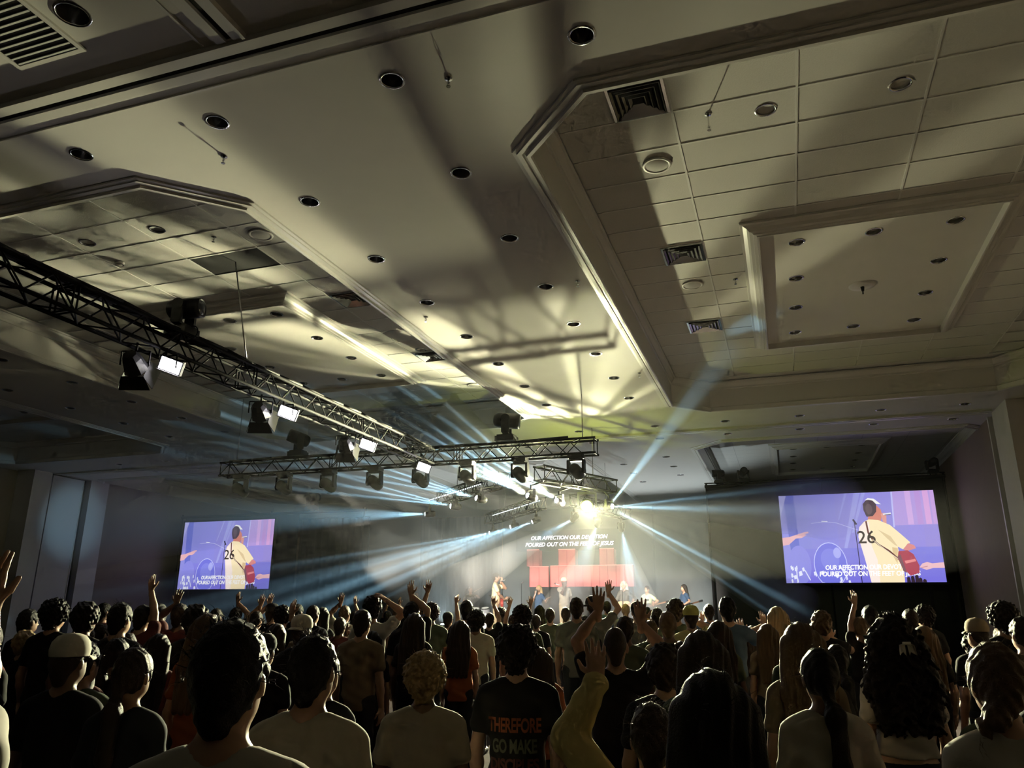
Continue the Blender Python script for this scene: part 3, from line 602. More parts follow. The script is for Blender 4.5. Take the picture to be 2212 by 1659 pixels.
for x, y, z, r in ((-.75,-.3,1.02,.18), (-.3,-.5,1.3,.21), (.65,-.5,1.32,.22), (1.05,-.3,1.15,.24)):
    c = MB().lathe([(r,0), (r*.5,.02), (.05,.03), (.03,.05), (.001,.055)], 22, Matrix.Translation((x,y,z)) @ Matrix.Rotation(R(14), 4, 'X')).build('cymbal', M_CYM, t, True)
    MB().tube((x,y,0), (x,y,z), .014).tube((x-.2,y,0), (x,y,.3), .01).tube((x+.2,y,0), (x,y,.3), .01).tube((x,y+.2,0), (x,y,.3), .01).build('cymbal_stand', M_CHROME, c)
MB().lathe([(.18,.5),(.18,.45),(.03,.44),(.03,0)], 14, Matrix.Translation((-.3,.35,0))).build('stool', M_BLACK, t)
def mic_stand(x, y, label, h=1.55, boom=(0,-.0,0)):
    t = thing('microphone_stand', label, 'mic stand', (x, y, SZ), 0, 'microphone stands')
    MB().lathe([(.14,0),(.14,.02),(.02,.03),(.001,.03)], 16).build('base', M_BLACK, t); MB().tube((0,0,.02), (0,0,h), .012).build('pole', M_BLACK, t)
    e = Vector((boom[0], boom[1], h+boom[2])); MB().tube((0,0,h), e, .01).build('boom', M_BLACK, t)
    m = MB().tube(e, e+Vector((0,.12,.03)), .018, .022, 10).build('microphone', mat('mic_grey', (.3,.3,.32), .3, metal=.6), t); MB().ell(e+Vector((0,.14,.035)), (.027,.027,.027), 10, 6).build('grille_ball', M_CHROME, m)
mic_stand(-5.1, 25.62, 'microphone stand before the long-haired guitarist', 1.42); mic_stand(-4.78, 25.75, 'microphone stand beside the musician in the green tee', 1.3, (-.12,0,.03)); mic_stand(-8.75, 26.2, 'thin stand between the cream tee singer and blonde singer', 1.7); mic_stand(-10.95, 26.5, 'microphone stand before the drum kit', 1.5, (.1,0,.06))
t = thing('monitor_speaker', 'pale wedge-shaped stage monitor right of the green tee', 'stage monitor', (-4.0, 25.2, SZ))
MB().add([(-.25,-.2,0),(.25,-.2,0),(.25,.2,0),(-.25,.2,0),(-.22,-.16,.2),(.22,-.16,.2),(.22,.14,.42),(-.22,.14,.42)], [(0,3,2,1),(4,5,6,7),(0,1,5,4),(1,2,6,5),(2,3,7,6),(3,0,4,7)]).build('cabinet', mat('monitor_grey', (.4,.42,.44), .5), t)
MB().add([(-.19,-.15,.215),(.19,-.15,.215),(.19,.12,.418),(-.19,.12,.418)], [(0,1,2,3)]).build('grille', M_BLACK, t)
# ---- floor lights added to brighten the ceiling and haze over the stage
for k, (x, y) in enumerate(((-12.6, 28.2), (-9.9, 28.3), (-4.9, 28.3), (-2.8, 28.0))):
    loc = Vector((x, y, SZ)); aim = Vector((x*.75-1.9, 25.5, 6.0))
    t = thing('added_floor_light', f'small black floor light added to light the stage ceiling and haze, {ORD[k]} from the left', 'stage light', loc, 0, 'floor lights added at the back of the stage')
    MB().box((-.14,-.1,0), (.14,.1,.05)).build('base', M_HOUS, t); MB().box((-.15,-.02,.05), (-.12,.02,.26)).build('bracket', M_HOUS, t); MB().box((.12,-.02,.05), (.15,.02,.26)).build('bracket', M_HOUS, t)
    d = (aim-loc).normalized(); q = d.to_track_quat('Z', 'Y').to_matrix().to_4x4(); q.translation = (0,0,.22)
    h = MB().lathe([(.001,-.12),(.08,-.11),(.11,-.02),(.115,.1),(.1,.1),(.09,.06),(.001,.06)], 16, q).build('head', M_HOUS, t, True); MB().lathe([(.09,.062),(.001,.064)], 16, q).build('lens', emat('added_floor_lens', (.8,.95,1), 3), h)
    add_light('added_floor_lamp', 'SPOT', loc+Vector((0,0,.22))+d*.14, 380, (.80, .95, 1.0), aim=aim, size=.07, angle=100, blend=.7)
# ================================================================ PEOPLE IN THE AUDIENCE
# x, y, height, hair, hair colour, shirt, raised hand(s), label
CROWD = [
 (-1.178, 1.502, 1.646, 'short', 'black', 'white', None, 'short-haired person in a white tee, the biggest head in the foreground'),
 (-1.574, 2.445, 1.588, 'short', 'black', 'cream', None, 'short-haired person in a cream tee right of the biggest head'),
 (-1.677, 3.569, 1.47, 'curly', 'blond', 'cream', None, 'person with a round mop of light curls and a pale tee'),
 (-1.398, 4.121, 1.589, 'curly', 'black', 'blackprint', None, 'curly dark-haired person in a black tee lettered in orange'),
 (-0.448, 2.648, 1.389, 'short', 'dark', 'yellow', ['L', [-0.632, 2.681, 1.502]], 'short person in a pale yellow-lit sleeve holding one arm up front'),
 (-0.202, 2.082, 1.529, 'long', 'black', 'black', None, 'long-haired person in black, big dark head low right of centre'),
 (-0.392, 3.722, 1.59, 'long', 'dark', 'green', None, 'long dark-haired person directly behind the big low head'),
 (0.094, 3.663, 1.529, 'pony', 'black', 'white', None, 'person with a dark low ponytail over a white tee'),
 (0.59, 2.923, 1.58, 'braid', 'brown', 'white', None, 'person with a light side braid in a bright-edged white tee'),
 (0.514, 4.845, 1.653, 'curlylong', 'black', 'whitecrop', None, 'person with long dark curls, claw clip and cropped white top'),
 (0.037, 4.449, 1.623, 'long', 'brown', 'tan', None, 'person with long rim-lit brown hair behind the dark ponytail'),
 (0.703, 3.348, 1.3, 'short', 'black', 'maroon', None, 'dark head cut off by the bottom right corner'),
 (-3.276, 2.993, 1.546, 'cap', 'whitecap', 'black', None, 'person in a white cap low on the far left'),
 (-1.984, 1.442, 1.675, 'short', 'black', 'white', ['R', [-2.005, 1.551, 1.725]], 'person in a pale shirt cut off by the left edge, arm raised'),
 (-6.914, 5.773, 1.467, 'fluffy', 'blond', 'black', None, 'blond-haired person peeking out at the left edge'),
 (-6.432, 5.636, 1.754, 'curly', 'black', 'black', None, 'tall round dark head in front of the partition panel'),
 (-7.283, 6.077, 1.681, 'short', 'black', 'black', None, 'small dark head left of the round dark head'),
 (-5.781, 5.373, 1.726, 'fluffy', 'black', 'black', None, 'spiky dark-haired head beside the round dark head'),
 (-9.393, 9.039, 1.778, 'short', 'black', 'maroon', None, 'far small head right of the spiky dark hair'),
 (-5.175, 5.153, 1.73, 'short', 'black', 'black', None, 'dark short-haired head in front of the lit wall edge'),
 (-6.4, 6.667, 1.726, 'short', 'black', 'maroon', ['R', [-6.394, 6.71, 2.016]], 'person below the left screen edge with one arm straight up'),
 (-6.933, 7.453, 1.75, 'long', 'black', 'black', None, 'dark long-haired head left of the left screen'),
 (-6.386, 7.19, 1.747, 'short', 'dark', 'maroon', ['L', [-6.504, 7.261, 1.813]], 'person under the left screen corner with a lifted hand'),
 (-4.879, 5.693, 1.708, 'fluffy', 'black', 'black', None, 'wide dark head just under the left screen'),
 (-3.683, 4.418, 1.647, 'long', 'brown', 'rust', None, 'brown-haired person tucked behind the biggest head'),
 (-7.861, 9.595, 1.709, 'short', 'dark', 'maroon', None, 'small reddish head under the middle of the left screen'),
 (-7.897, 10.071, 1.726, 'short', 'dark', 'black', ['R', [-7.952, 10.141, 1.863]], 'far person under the left screen raising a hand'),
 (-7.318, 9.795, 1.673, 'short', 'dark', 'tan', ['L', [-7.319, 9.882, 1.817]], 'far person under the right corner of the left screen, arm up'),
 (-7.416, 10.291, 1.777, 'cap', 'blackcap', 'black', ['L', [-7.526, 10.365, 1.839]], 'dark capped person right below the left screen corner'),
 (-6.453, 9.196, 1.733, 'curly', 'black', 'black', None, 'dark fluffy head left of the white backwards cap'),
 (-7.969, 11.776, 1.796, 'short', 'black', 'black', None, 'small far head above the white backwards cap'),
 (-4.671, 6.583, 1.551, 'long', 'dark', 'tan', ['R', [-4.596, 6.696, 1.694]], 'person left of the white backwards cap holding up a forearm'),
 (-3.937, 5.899, 1.632, 'capback', 'whitecap', 'black', None, 'person in a white cap worn backwards, left of centre'),
 (-3.566, 4.899, 1.503, 'cap', 'blackcap', 'black', None, 'person in a dark cap beside the cream-tee person'),
 (-6.289, 9.663, 1.757, 'short', 'dark', 'black', None, 'far head just right of the white backwards cap'),
 (-6.508, 10.248, 1.731, 'long', 'black', 'black', None, 'long dark-haired head right of the white backwards cap'),
 (-6.611, 11.042, 1.766, 'short', 'brown', 'cream', ['L', [-6.723, 11.102, 1.873]], 'far person left of the tall white-tee man, hand raised'),
 (-5.74, 9.487, 1.6, 'short', 'dark', 'maroon', ['R', [-5.746, 9.657, 1.472]], 'dark-haired person with hands clasped, left of the tall man'),
 (-7.769, 13.339, 1.69, 'short', 'dark', 'black', ['R', [-7.816, 13.397, 1.876]], 'far person showing a dark open palm left of the tall man'),
 (-3.812, 6.688, 1.691, 'short', 'dark', 'tan', None, 'round dark head in front of the tall white-tee man'),
 (-4.688, 8.449, 1.841, 'fluffy', 'black', 'white', ['R', [-4.643, 8.632, 1.731]], 'tall man in a white tee with a hand to his head'),
 (-6.76, 11.63, 1.38, 'cap', 'whitecap', 'black', None, 'person in a pale cap below the round dark head'),
 (-3.983, 7.217, 1.48, 'long', 'black', 'black', None, 'long black-haired person below the tall white-tee man'),
 (-8.251, 15.986, 1.751, 'short', 'brown', 'black', ['R', [-8.246, 16.073, 1.901]], 'far small head right of the tall man with a lit raised palm'),
 (-8.978, 16.929, 1.704, 'short', 'dark', 'black', ['L', [-9.003, 16.972, 1.958]], 'far person with a lit raised hand beside the tall man'),
 (-4.083, 8.268, 1.785, 'short', 'black', 'black', ['R', [-4.14, 8.336, 1.925]], 'dark-haired person with a thin dark hand up at stage left'),
 (-4.807, 10.357, 1.787, 'curly', 'dark', 'green', ['L', [-4.865, 10.38, 2.069]], 'bushy-haired person with a wide open hand raised high'),
 (-3.741, 7.663, 1.657, 'long', 'dark', 'black', None, 'long-haired person with sunglasses pushed up on the head'),
 (-5.529, 12.599, 1.664, 'cap', 'blackcap', 'black', ['R', [-5.404, 12.64, 2.094]], 'capped person with a straight raised arm and curled hand'),
 (-4.259, 10.353, 1.837, 'short', 'black', 'black', None, 'neat dark head just left of the cream-tee singer'),
 (-3.456, 8.224, 1.582, 'long', 'dark', 'rust', None, 'long dark-haired person in a rust top left of the orange-lettered tee'),
 (-3.806, 9.588, 1.686, 'curly', 'black', 'cream', None, 'dark-haired person in a beige tee beneath the drum kit'),
 (-5.258, 14.522, 1.757, 'curly', 'dark', 'green', None, 'dark bushy head right below the cream-tee singer'),
 (-4.879, 12.894, 1.668, 'short', 'dark', 'black', ['R', [-4.844, 12.976, 1.869]], 'front-row person with a bright hand before the cream-tee singer'),
 (-3.102, 9.317, 1.747, 'curly', 'black', 'green', None, 'broad curly head below the blonde singer'),
 (-4.615, 13.348, 1.64, 'short', 'dark', 'black', ['L', [-4.657, 13.364, 1.962]], 'person holding up a dark open hand left of the blonde singer'),
 (-4.13, 13.164, 1.642, 'short', 'dark', 'black', ['L', [-4.214, 13.167, 1.957]], 'person holding up a dark hand right by the blonde singer'),
 (-5.807, 18.815, 1.857, 'long', 'dark', 'green', None, 'small egg-shaped head under the blonde singer'),
 (-4.08, 13.841, 1.755, 'short', 'dark', 'green', None, 'small round head left of the capped singer'),
 (-3.903, 14.265, 1.775, 'short', 'dark', 'green', None, 'small head at the feet of the capped singer'),
 (-1.772, 5.726, 1.421, 'long', 'dark', 'rust', None, 'person in a bright rust top beside the orange-lettered tee'),
 (-2.617, 10.096, 1.867, 'short', 'dark', 'grey', None, 'tall person in a grey tee right of the capped singer'),
 (-2.724, 10.953, 1.635, 'short', 'dark', 'blacktext', None, 'person in a black tee with tall pale lettering'),
 (-2.713, 11.439, 1.902, 'cap', 'blackcap', 'grey', ['R', [-2.515, 11.596, 2.044]], 'person in a cap turned sideways with one hand raised high'),
 (-4.07, 18.562, 1.952, 'short', 'dark', 'blue', None, 'small head between the two raised hands'),
 (-1.026, 4.883, 1.593, 'buzz', 'dark', 'black2', ['B', [-1.134, 4.93, 1.741], [-0.893, 5.036, 1.673]], 'crop-haired person in a black tee with both arms raised'),
 (-3.447, 17.622, 1.877, 'short', 'blond', 'grey', None, 'pale small head below the long-haired guitarist'),
 (-1.479, 7.518, 1.642, 'short', 'dark', 'green', None, 'round head behind the crop-haired raised-arm person'),
 (-2.111, 11.673, 1.827, 'cap', 'blackcap', 'grey', None, 'person in a flat cap below the green-tee musician'),
 (-3.396, 20.174, 1.832, 'short', 'dark', 'black', None, 'tiny head below the green-tee musician'),
 (-1.759, 11.254, 1.746, 'short', 'dark', 'grey', None, 'round dark head right of the flat cap'),
 (-1.619, 9.816, 1.592, 'short', 'brown', 'green', None, 'greenish head right of the raised right arm'),
 (-1.125, 7.821, 1.687, 'short', 'brown', 'tan', None, 'close-cropped pale head right of centre'),
 (-1.375, 10.298, 1.835, 'fluffy', 'dark', 'green', None, 'tall dark fuzzy head behind the pale cropped head'),
 (-1.134, 9.829, 1.756, 'cap', 'yellowlitcap', 'yellow', ['R', [-1.169, 9.98, 1.66]], 'person with a yellow-lit cap and an open hand before it'),
 (-1.319, 14.084, 1.833, 'short', 'dark', 'blue', ['L', [-1.448, 14.237, 1.627]], 'far dark head right of the yellow-lit cap'),
 (-0.656, 9.155, 1.854, 'short', 'black', 'blue', ['R', [-0.552, 9.424, 1.537]], 'tall dark-haired man with a rim-lit crown near the right drape'),
 (-0.641, 7.63, 1.606, 'long', 'dark', 'green', None, 'long-haired head with a lit parting below the tall rim-lit man'),
 (-0.153, 9.817, 1.753, 'long', 'blond', 'black', ['L', [-0.312, 9.939, 1.612]], 'person with glowing blond hair under the right screen corner'),
 (-0.251, 8.898, 1.569, 'long', 'brown', 'tan', None, 'greyish long-haired head below the glowing blond one'),
 (0.307, 9.271, 1.695, 'fluffy', 'brown', 'black', ['R', [0.378, 9.494, 1.487]], 'rim-lit fluffy head under the right screen'),
 (0.735, 9.976, 1.644, 'pony', 'brown', 'black', ['L', [0.722, 10.027, 1.891]], 'person under the right screen with one arm raised straight up'),
 (0.891, 10.43, 1.777, 'short', 'black', 'black', None, 'dark head right of the raised arm under the right screen'),
 (1.409, 11.17, 1.742, 'short', 'dark', 'maroon', None, 'dim head below the middle of the right screen'),
 (1.628, 11.584, 1.781, 'curly', 'black', 'black', None, 'bushy black head below the right screen'),
 (1.188, 8.621, 1.567, 'long', 'brown', 'black', None, 'head with one yellow-lit side right of the dark curls'),
 (1.483, 7.789, 1.632, 'cap', 'tancap', 'black', None, 'dim tan-capped head near the right edge'),
 (1.774, 8.161, 1.771, 'curly', 'black', 'black', None, 'big dark bushy head by the right pier'),
 (1.574, 6.724, 1.659, 'short', 'dark', 'tan', None, 'dim head at the very right edge'),
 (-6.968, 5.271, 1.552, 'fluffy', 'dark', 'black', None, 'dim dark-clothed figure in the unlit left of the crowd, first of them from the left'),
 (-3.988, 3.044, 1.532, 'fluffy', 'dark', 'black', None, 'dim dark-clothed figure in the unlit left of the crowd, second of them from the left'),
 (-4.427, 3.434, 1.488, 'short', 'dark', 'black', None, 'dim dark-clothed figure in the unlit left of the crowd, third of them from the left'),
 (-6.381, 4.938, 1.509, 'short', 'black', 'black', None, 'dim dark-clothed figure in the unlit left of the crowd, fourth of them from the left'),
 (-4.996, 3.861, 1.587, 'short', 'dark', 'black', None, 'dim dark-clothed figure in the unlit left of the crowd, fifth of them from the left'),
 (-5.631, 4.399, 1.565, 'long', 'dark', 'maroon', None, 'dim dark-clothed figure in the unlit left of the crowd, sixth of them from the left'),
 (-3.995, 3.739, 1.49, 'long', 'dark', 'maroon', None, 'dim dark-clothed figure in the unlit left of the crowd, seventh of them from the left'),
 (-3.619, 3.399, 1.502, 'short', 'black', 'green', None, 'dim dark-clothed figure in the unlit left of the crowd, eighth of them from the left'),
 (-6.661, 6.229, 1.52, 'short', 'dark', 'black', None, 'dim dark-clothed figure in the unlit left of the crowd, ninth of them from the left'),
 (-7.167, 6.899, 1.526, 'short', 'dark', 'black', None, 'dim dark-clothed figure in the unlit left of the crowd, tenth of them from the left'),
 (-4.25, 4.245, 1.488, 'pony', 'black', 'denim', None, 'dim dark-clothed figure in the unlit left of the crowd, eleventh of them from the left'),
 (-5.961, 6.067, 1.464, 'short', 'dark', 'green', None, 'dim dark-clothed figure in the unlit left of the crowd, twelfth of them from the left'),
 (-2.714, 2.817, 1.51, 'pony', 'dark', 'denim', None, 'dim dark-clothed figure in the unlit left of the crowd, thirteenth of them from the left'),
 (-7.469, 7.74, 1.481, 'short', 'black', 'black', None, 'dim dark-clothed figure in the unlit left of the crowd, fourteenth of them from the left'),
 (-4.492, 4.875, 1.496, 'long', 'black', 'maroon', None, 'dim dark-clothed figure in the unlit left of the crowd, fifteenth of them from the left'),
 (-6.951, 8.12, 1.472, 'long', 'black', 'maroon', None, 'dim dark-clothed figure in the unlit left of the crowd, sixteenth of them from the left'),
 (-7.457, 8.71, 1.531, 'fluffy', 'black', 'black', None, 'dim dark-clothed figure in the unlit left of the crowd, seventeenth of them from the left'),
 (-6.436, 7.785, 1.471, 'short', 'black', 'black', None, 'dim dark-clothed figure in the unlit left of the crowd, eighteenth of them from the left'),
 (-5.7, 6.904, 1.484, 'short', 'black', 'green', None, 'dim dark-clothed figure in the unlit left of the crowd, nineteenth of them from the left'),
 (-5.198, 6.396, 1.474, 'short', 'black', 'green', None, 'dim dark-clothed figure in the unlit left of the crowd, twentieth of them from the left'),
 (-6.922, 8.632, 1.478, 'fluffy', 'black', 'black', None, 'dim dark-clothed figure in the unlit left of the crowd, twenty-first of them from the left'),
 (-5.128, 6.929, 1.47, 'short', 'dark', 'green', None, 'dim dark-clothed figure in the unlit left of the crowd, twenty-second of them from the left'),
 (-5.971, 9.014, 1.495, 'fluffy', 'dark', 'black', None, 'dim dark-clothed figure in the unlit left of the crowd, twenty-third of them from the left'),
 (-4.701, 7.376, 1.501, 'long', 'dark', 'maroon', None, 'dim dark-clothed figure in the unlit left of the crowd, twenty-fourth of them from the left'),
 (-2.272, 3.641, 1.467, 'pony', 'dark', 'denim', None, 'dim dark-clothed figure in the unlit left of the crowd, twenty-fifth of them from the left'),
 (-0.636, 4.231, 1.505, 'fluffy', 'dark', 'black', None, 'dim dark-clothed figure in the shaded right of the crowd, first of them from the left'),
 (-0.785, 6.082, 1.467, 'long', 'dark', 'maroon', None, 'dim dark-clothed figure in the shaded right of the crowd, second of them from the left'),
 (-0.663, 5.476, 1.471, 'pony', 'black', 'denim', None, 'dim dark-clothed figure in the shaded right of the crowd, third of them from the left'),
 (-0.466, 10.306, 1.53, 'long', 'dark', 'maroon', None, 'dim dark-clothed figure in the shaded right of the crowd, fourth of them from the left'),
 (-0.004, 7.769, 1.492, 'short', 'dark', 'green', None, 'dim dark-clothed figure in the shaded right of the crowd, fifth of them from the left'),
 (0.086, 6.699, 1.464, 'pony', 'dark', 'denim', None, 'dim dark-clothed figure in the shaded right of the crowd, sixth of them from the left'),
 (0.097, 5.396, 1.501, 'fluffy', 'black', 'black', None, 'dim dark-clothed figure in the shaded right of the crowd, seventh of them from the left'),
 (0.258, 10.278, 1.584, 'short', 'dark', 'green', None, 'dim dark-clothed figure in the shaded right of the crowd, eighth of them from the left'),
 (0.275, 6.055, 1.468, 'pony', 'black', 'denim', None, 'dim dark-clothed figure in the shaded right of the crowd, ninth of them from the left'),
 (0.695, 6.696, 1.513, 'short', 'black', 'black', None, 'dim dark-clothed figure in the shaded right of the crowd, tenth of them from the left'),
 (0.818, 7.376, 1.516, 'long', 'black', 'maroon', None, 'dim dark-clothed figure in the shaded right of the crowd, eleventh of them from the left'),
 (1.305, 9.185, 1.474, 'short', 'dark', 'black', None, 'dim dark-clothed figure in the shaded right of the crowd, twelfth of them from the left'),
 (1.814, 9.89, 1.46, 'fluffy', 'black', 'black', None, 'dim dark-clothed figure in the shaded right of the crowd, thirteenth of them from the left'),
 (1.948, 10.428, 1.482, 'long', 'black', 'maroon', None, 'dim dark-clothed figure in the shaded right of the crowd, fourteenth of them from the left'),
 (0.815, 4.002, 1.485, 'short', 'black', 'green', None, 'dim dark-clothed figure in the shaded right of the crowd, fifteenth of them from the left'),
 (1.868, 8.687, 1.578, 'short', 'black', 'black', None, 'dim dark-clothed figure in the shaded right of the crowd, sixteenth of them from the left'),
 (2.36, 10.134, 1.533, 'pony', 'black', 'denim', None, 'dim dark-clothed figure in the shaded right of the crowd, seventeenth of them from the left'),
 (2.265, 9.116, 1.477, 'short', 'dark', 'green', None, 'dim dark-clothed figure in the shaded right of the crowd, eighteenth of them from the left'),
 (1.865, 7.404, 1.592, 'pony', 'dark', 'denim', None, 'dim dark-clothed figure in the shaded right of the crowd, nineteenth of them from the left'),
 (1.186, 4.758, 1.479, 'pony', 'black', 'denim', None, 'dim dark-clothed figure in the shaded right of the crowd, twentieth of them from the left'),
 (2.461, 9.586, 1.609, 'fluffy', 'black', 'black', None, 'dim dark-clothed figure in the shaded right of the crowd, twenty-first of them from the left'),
]
# ---- body builder: a signed-distance field turned into one continuous surface
class Field:
    def __init__(self, lo, hi, h):
        self.lo = np.array(lo, np.float32); self.h = h
        n = np.ceil((np.array(hi)-self.lo)/h).astype(int)+1
        self.ax = [self.lo[i]+h*np.arange(n[i], dtype=np.float32) for i in range(3)]
        self.F = np.full(n, .3, np.float32)
    def _win(self, lo, hi):
        s = []
        for i in range(3):
            a = max(0, int((lo[i]-self.lo[i])/self.h)-1); b = min(len(self.ax[i]), int((hi[i]-self.lo[i])/self.h)+3); s.append(slice(a, max(a, b)))
        g = np.meshgrid(*[self.ax[i][s[i]] for i in range(3)], indexing='ij', sparse=True)
        return tuple(s), g
    def _un(self, s, d, k):
        f = self.F[s]
        if f.size == 0: return
        h = np.maximum(k-np.abs(f-d), 0)/k; self.F[s] = np.minimum(f, d)-h*h*k*.25
    def cone(self, a, b, r1, r2, k=.03, e=0.0):
        a = np.array(a, np.float32); b = np.array(b, np.float32); r1 += e; r2 += e; m = max(r1, r2)+k+.02
        s, g = self._win(np.minimum(a, b)-m, np.maximum(a, b)+m); d = b-a; L2 = max(1e-9, float(d @ d))
        t = np.clip(((g[0]-a[0])*d[0]+(g[1]-a[1])*d[1]+(g[2]-a[2])*d[2])/L2, 0, 1)
        dist = np.sqrt((g[0]-a[0]-t*d[0])**2+(g[1]-a[1]-t*d[1])**2+(g[2]-a[2]-t*d[2])**2)-(r1+t*(r2-r1))
        self._un(s, dist, k); return self
    def ell(self, c, r, k=.03, e=0.0, rx=0.0):
        c = np.array(c, np.float32); r = np.array(r, np.float32)+e; m = float(max(r))+k+.02
        s, g = self._win(c-m, c+m); x, y, z = g[0]-c[0], g[1]-c[1], g[2]-c[2]
        if rx: cs, sn = math.cos(rx), math.sin(rx); y, z = y*cs+z*sn, -y*sn+z*cs
        k0 = np.sqrt((x/r[0])**2+(y/r[1])**2+(z/r[2])**2); k1 = np.sqrt((x/r[0]**2)**2+(y/r[1]**2)**2+(z/r[2]**2)**2)+1e-6
        self._un(s, k0*(k0-1)/k1, k); return self
    def sub_ell(self, c, r, k=.02):
        g = np.meshgrid(*self.ax, indexing='ij', sparse=True); x, y, z = g[0]-c[0], g[1]-c[1], g[2]-c[2]
        k0 = np.sqrt((x/r[0])**2+(y/r[1])**2+(z/r[2])**2); k1 = np.sqrt((x/r[0]**2)**2+(y/r[1]**2)**2+(z/r[2]**2)**2)+1e-6
        d = -k0*(k0-1)/k1; h = np.maximum(k-np.abs(self.F-d), 0)/k; self.F = np.maximum(self.F, d)+h*h*k*.25; return self
    def cut(self, axis, v, keep):                # keep=+1: keep coordinates above v
        sh = [1, 1, 1]; sh[axis] = -1; self.F = np.maximum(self.F, (keep*(v-self.ax[axis])).reshape(sh)); return self
    def ripple(self, fn):
        g = np.meshgrid(*self.ax, indexing='ij', sparse=True); self.F = self.F+fn(*g).astype(np.float32); return self
    def mesh(self):
        F = self.F; I = F < 0; n = np.array(F.shape)-1
        c = np.zeros(n, np.int8)
        for i in (0, 1):
            for j in (0, 1):
                for k in (0, 1): c += I[i:n[0]+i, j:n[1]+j, k:n[2]+k]
        act = np.argwhere((c > 0) & (c < 8)); idx = np.full(n, -1, np.int64); idx[tuple(act.T)] = np.arange(len(act))
        pos = np.zeros((len(act), 3)); cnt = np.zeros(len(act))
        for ax in range(3):
            o = [i for i in range(3) if i != ax]
            for u in (0, 1):
                for v in (0, 1):
                    p0 = act.copy(); p0[:, o[0]] += u; p0[:, o[1]] += v; p1 = p0.copy(); p1[:, ax] += 1
                    a = F[tuple(p0.T)]; b = F[tuple(p1.T)]; m = (a < 0) != (b < 0); t = np.where(m, a/np.where(m, a-b, 1), 0)
                    q = p0.astype(float); q[:, ax] += t; pos += q*m[:, None]; cnt += m
        pos = pos/cnt[:, None]*self.h+self.lo
        quads = []
        for ax in range(3):
            o = [(ax+1) % 3, (ax+2) % 3]; sl0 = [slice(None)]*3; sl1 = [slice(None)]*3; sl0[ax] = slice(0, -1); sl1[ax] = slice(1, None)
            e = np.argwhere(I[tuple(sl0)] != I[tuple(sl1)]); e = e[(e[:, o[0]] > 0) & (e[:, o[1]] > 0) & (e[:, o[0]] < n[o[0]]) & (e[:, o[1]] < n[o[1]])]
            def cell(du, dv): q = e.copy(); q[:, o[0]] += du; q[:, o[1]] += dv; return idx[tuple(q.T)]
            Q = np.stack([cell(-1,-1), cell(0,-1), cell(0,0), cell(-1,0)], 1); fl = ~I[tuple(e.T)]
            Q[fl] = Q[fl][:, ::-1]; quads.append(Q)
        return pos, np.concatenate(quads)
def np_mesh(name, parts, mats=1):
    vs = []; qs = []; n = 0
    for p, q in parts: vs.append(p); qs.append(q+n); n += len(p)
    V = np.concatenate(vs).astype(np.float32); Q = np.concatenate(qs).astype(np.int32)
    me = bpy.data.meshes.new(name); me.vertices.add(len(V)); me.vertices.foreach_set('co', V.ravel())
    me.loops.add(len(Q)*4); me.loops.foreach_set('vertex_index', Q.ravel()); me.polygons.add(len(Q))
    me.polygons.foreach_set('loop_start', np.arange(0, len(Q)*4, 4, dtype=np.int32))
    me.update(calc_edges=True); me.polygons.foreach_set('use_smooth', np.ones(len(Q), bool)); me.materials.append(None)
    me.validate(); return me
A3 = lambda *p: np.array(p, float)
def unit(v): return v/(np.linalg.norm(v)+1e-9)
def hand(wrist, d, nrm, side, curl=.25, spread=.12, h=.0052):
    """palm, four unequal bent fingers, thumb from the side of the palm; side=+1: thumb towards +s"""
    d = unit(d); nrm = unit(nrm-d*(nrm @ d)); s = np.cross(d, nrm)*side
    f = Field(wrist-.24, wrist+.24, h); w = wrist
    f.cone(w-d*.05, w+d*.012, .027, .026, .01)
    for i, (o, L) in enumerate(((.030,.072),(.010,.080),(-.011,.074),(-.030,.058))):
        kn = w+d*(.092-.004*abs(i-1))+s*o*1.05; f.cone(w+d*.015+s*o*.55, kn, .0165, .0125, .014)
        fd = unit(d+s*(spread*(1.2-i)*.9)); c1 = curl*(.6+.25*i); e1 = unit(fd+nrm*c1); e2 = unit(fd*(1-c1*.8)+nrm*c1*2.4)
        m = kn+e1*L*.52; f.cone(kn, m, .0098, .0088, .006); f.cone(m, m+e2*L*.5, .0088, .0068, .004)
    b = w+d*.028+s*.024; t1 = b+unit(s*.85+d*.55+nrm*.25)*.042; f.cone(b, t1, .0155, .0105, .012); f.cone(t1, t1+unit(s*.45+d*.9+nrm*.25)*.038, .0105, .0078, .005)
    return f.mesh()
def ik(S, T, l1=.285, l2=.255, pole=A3(0, -.4, -1)):
    v = T-S; L = np.linalg.norm(v); L = min(L, (l1+l2)*.995); L = max(L, .16); u = unit(v); T = S+u*L
    a = (l1*l1-l2*l2+L*L)/(2*L); hgt = math.sqrt(max(0, l1*l1-a*a)); p = pole-u*(pole @ u)
    return S+u*a+unit(p)*hgt, T
VAR = {'m': dict(sh=.185, ch=(.162,.108,.2), pel=(.150,.112,.13), up=.050), 'f': dict(sh=.162, ch=(.140,.102,.19), pel=(.158,.118,.13), up=.042)}
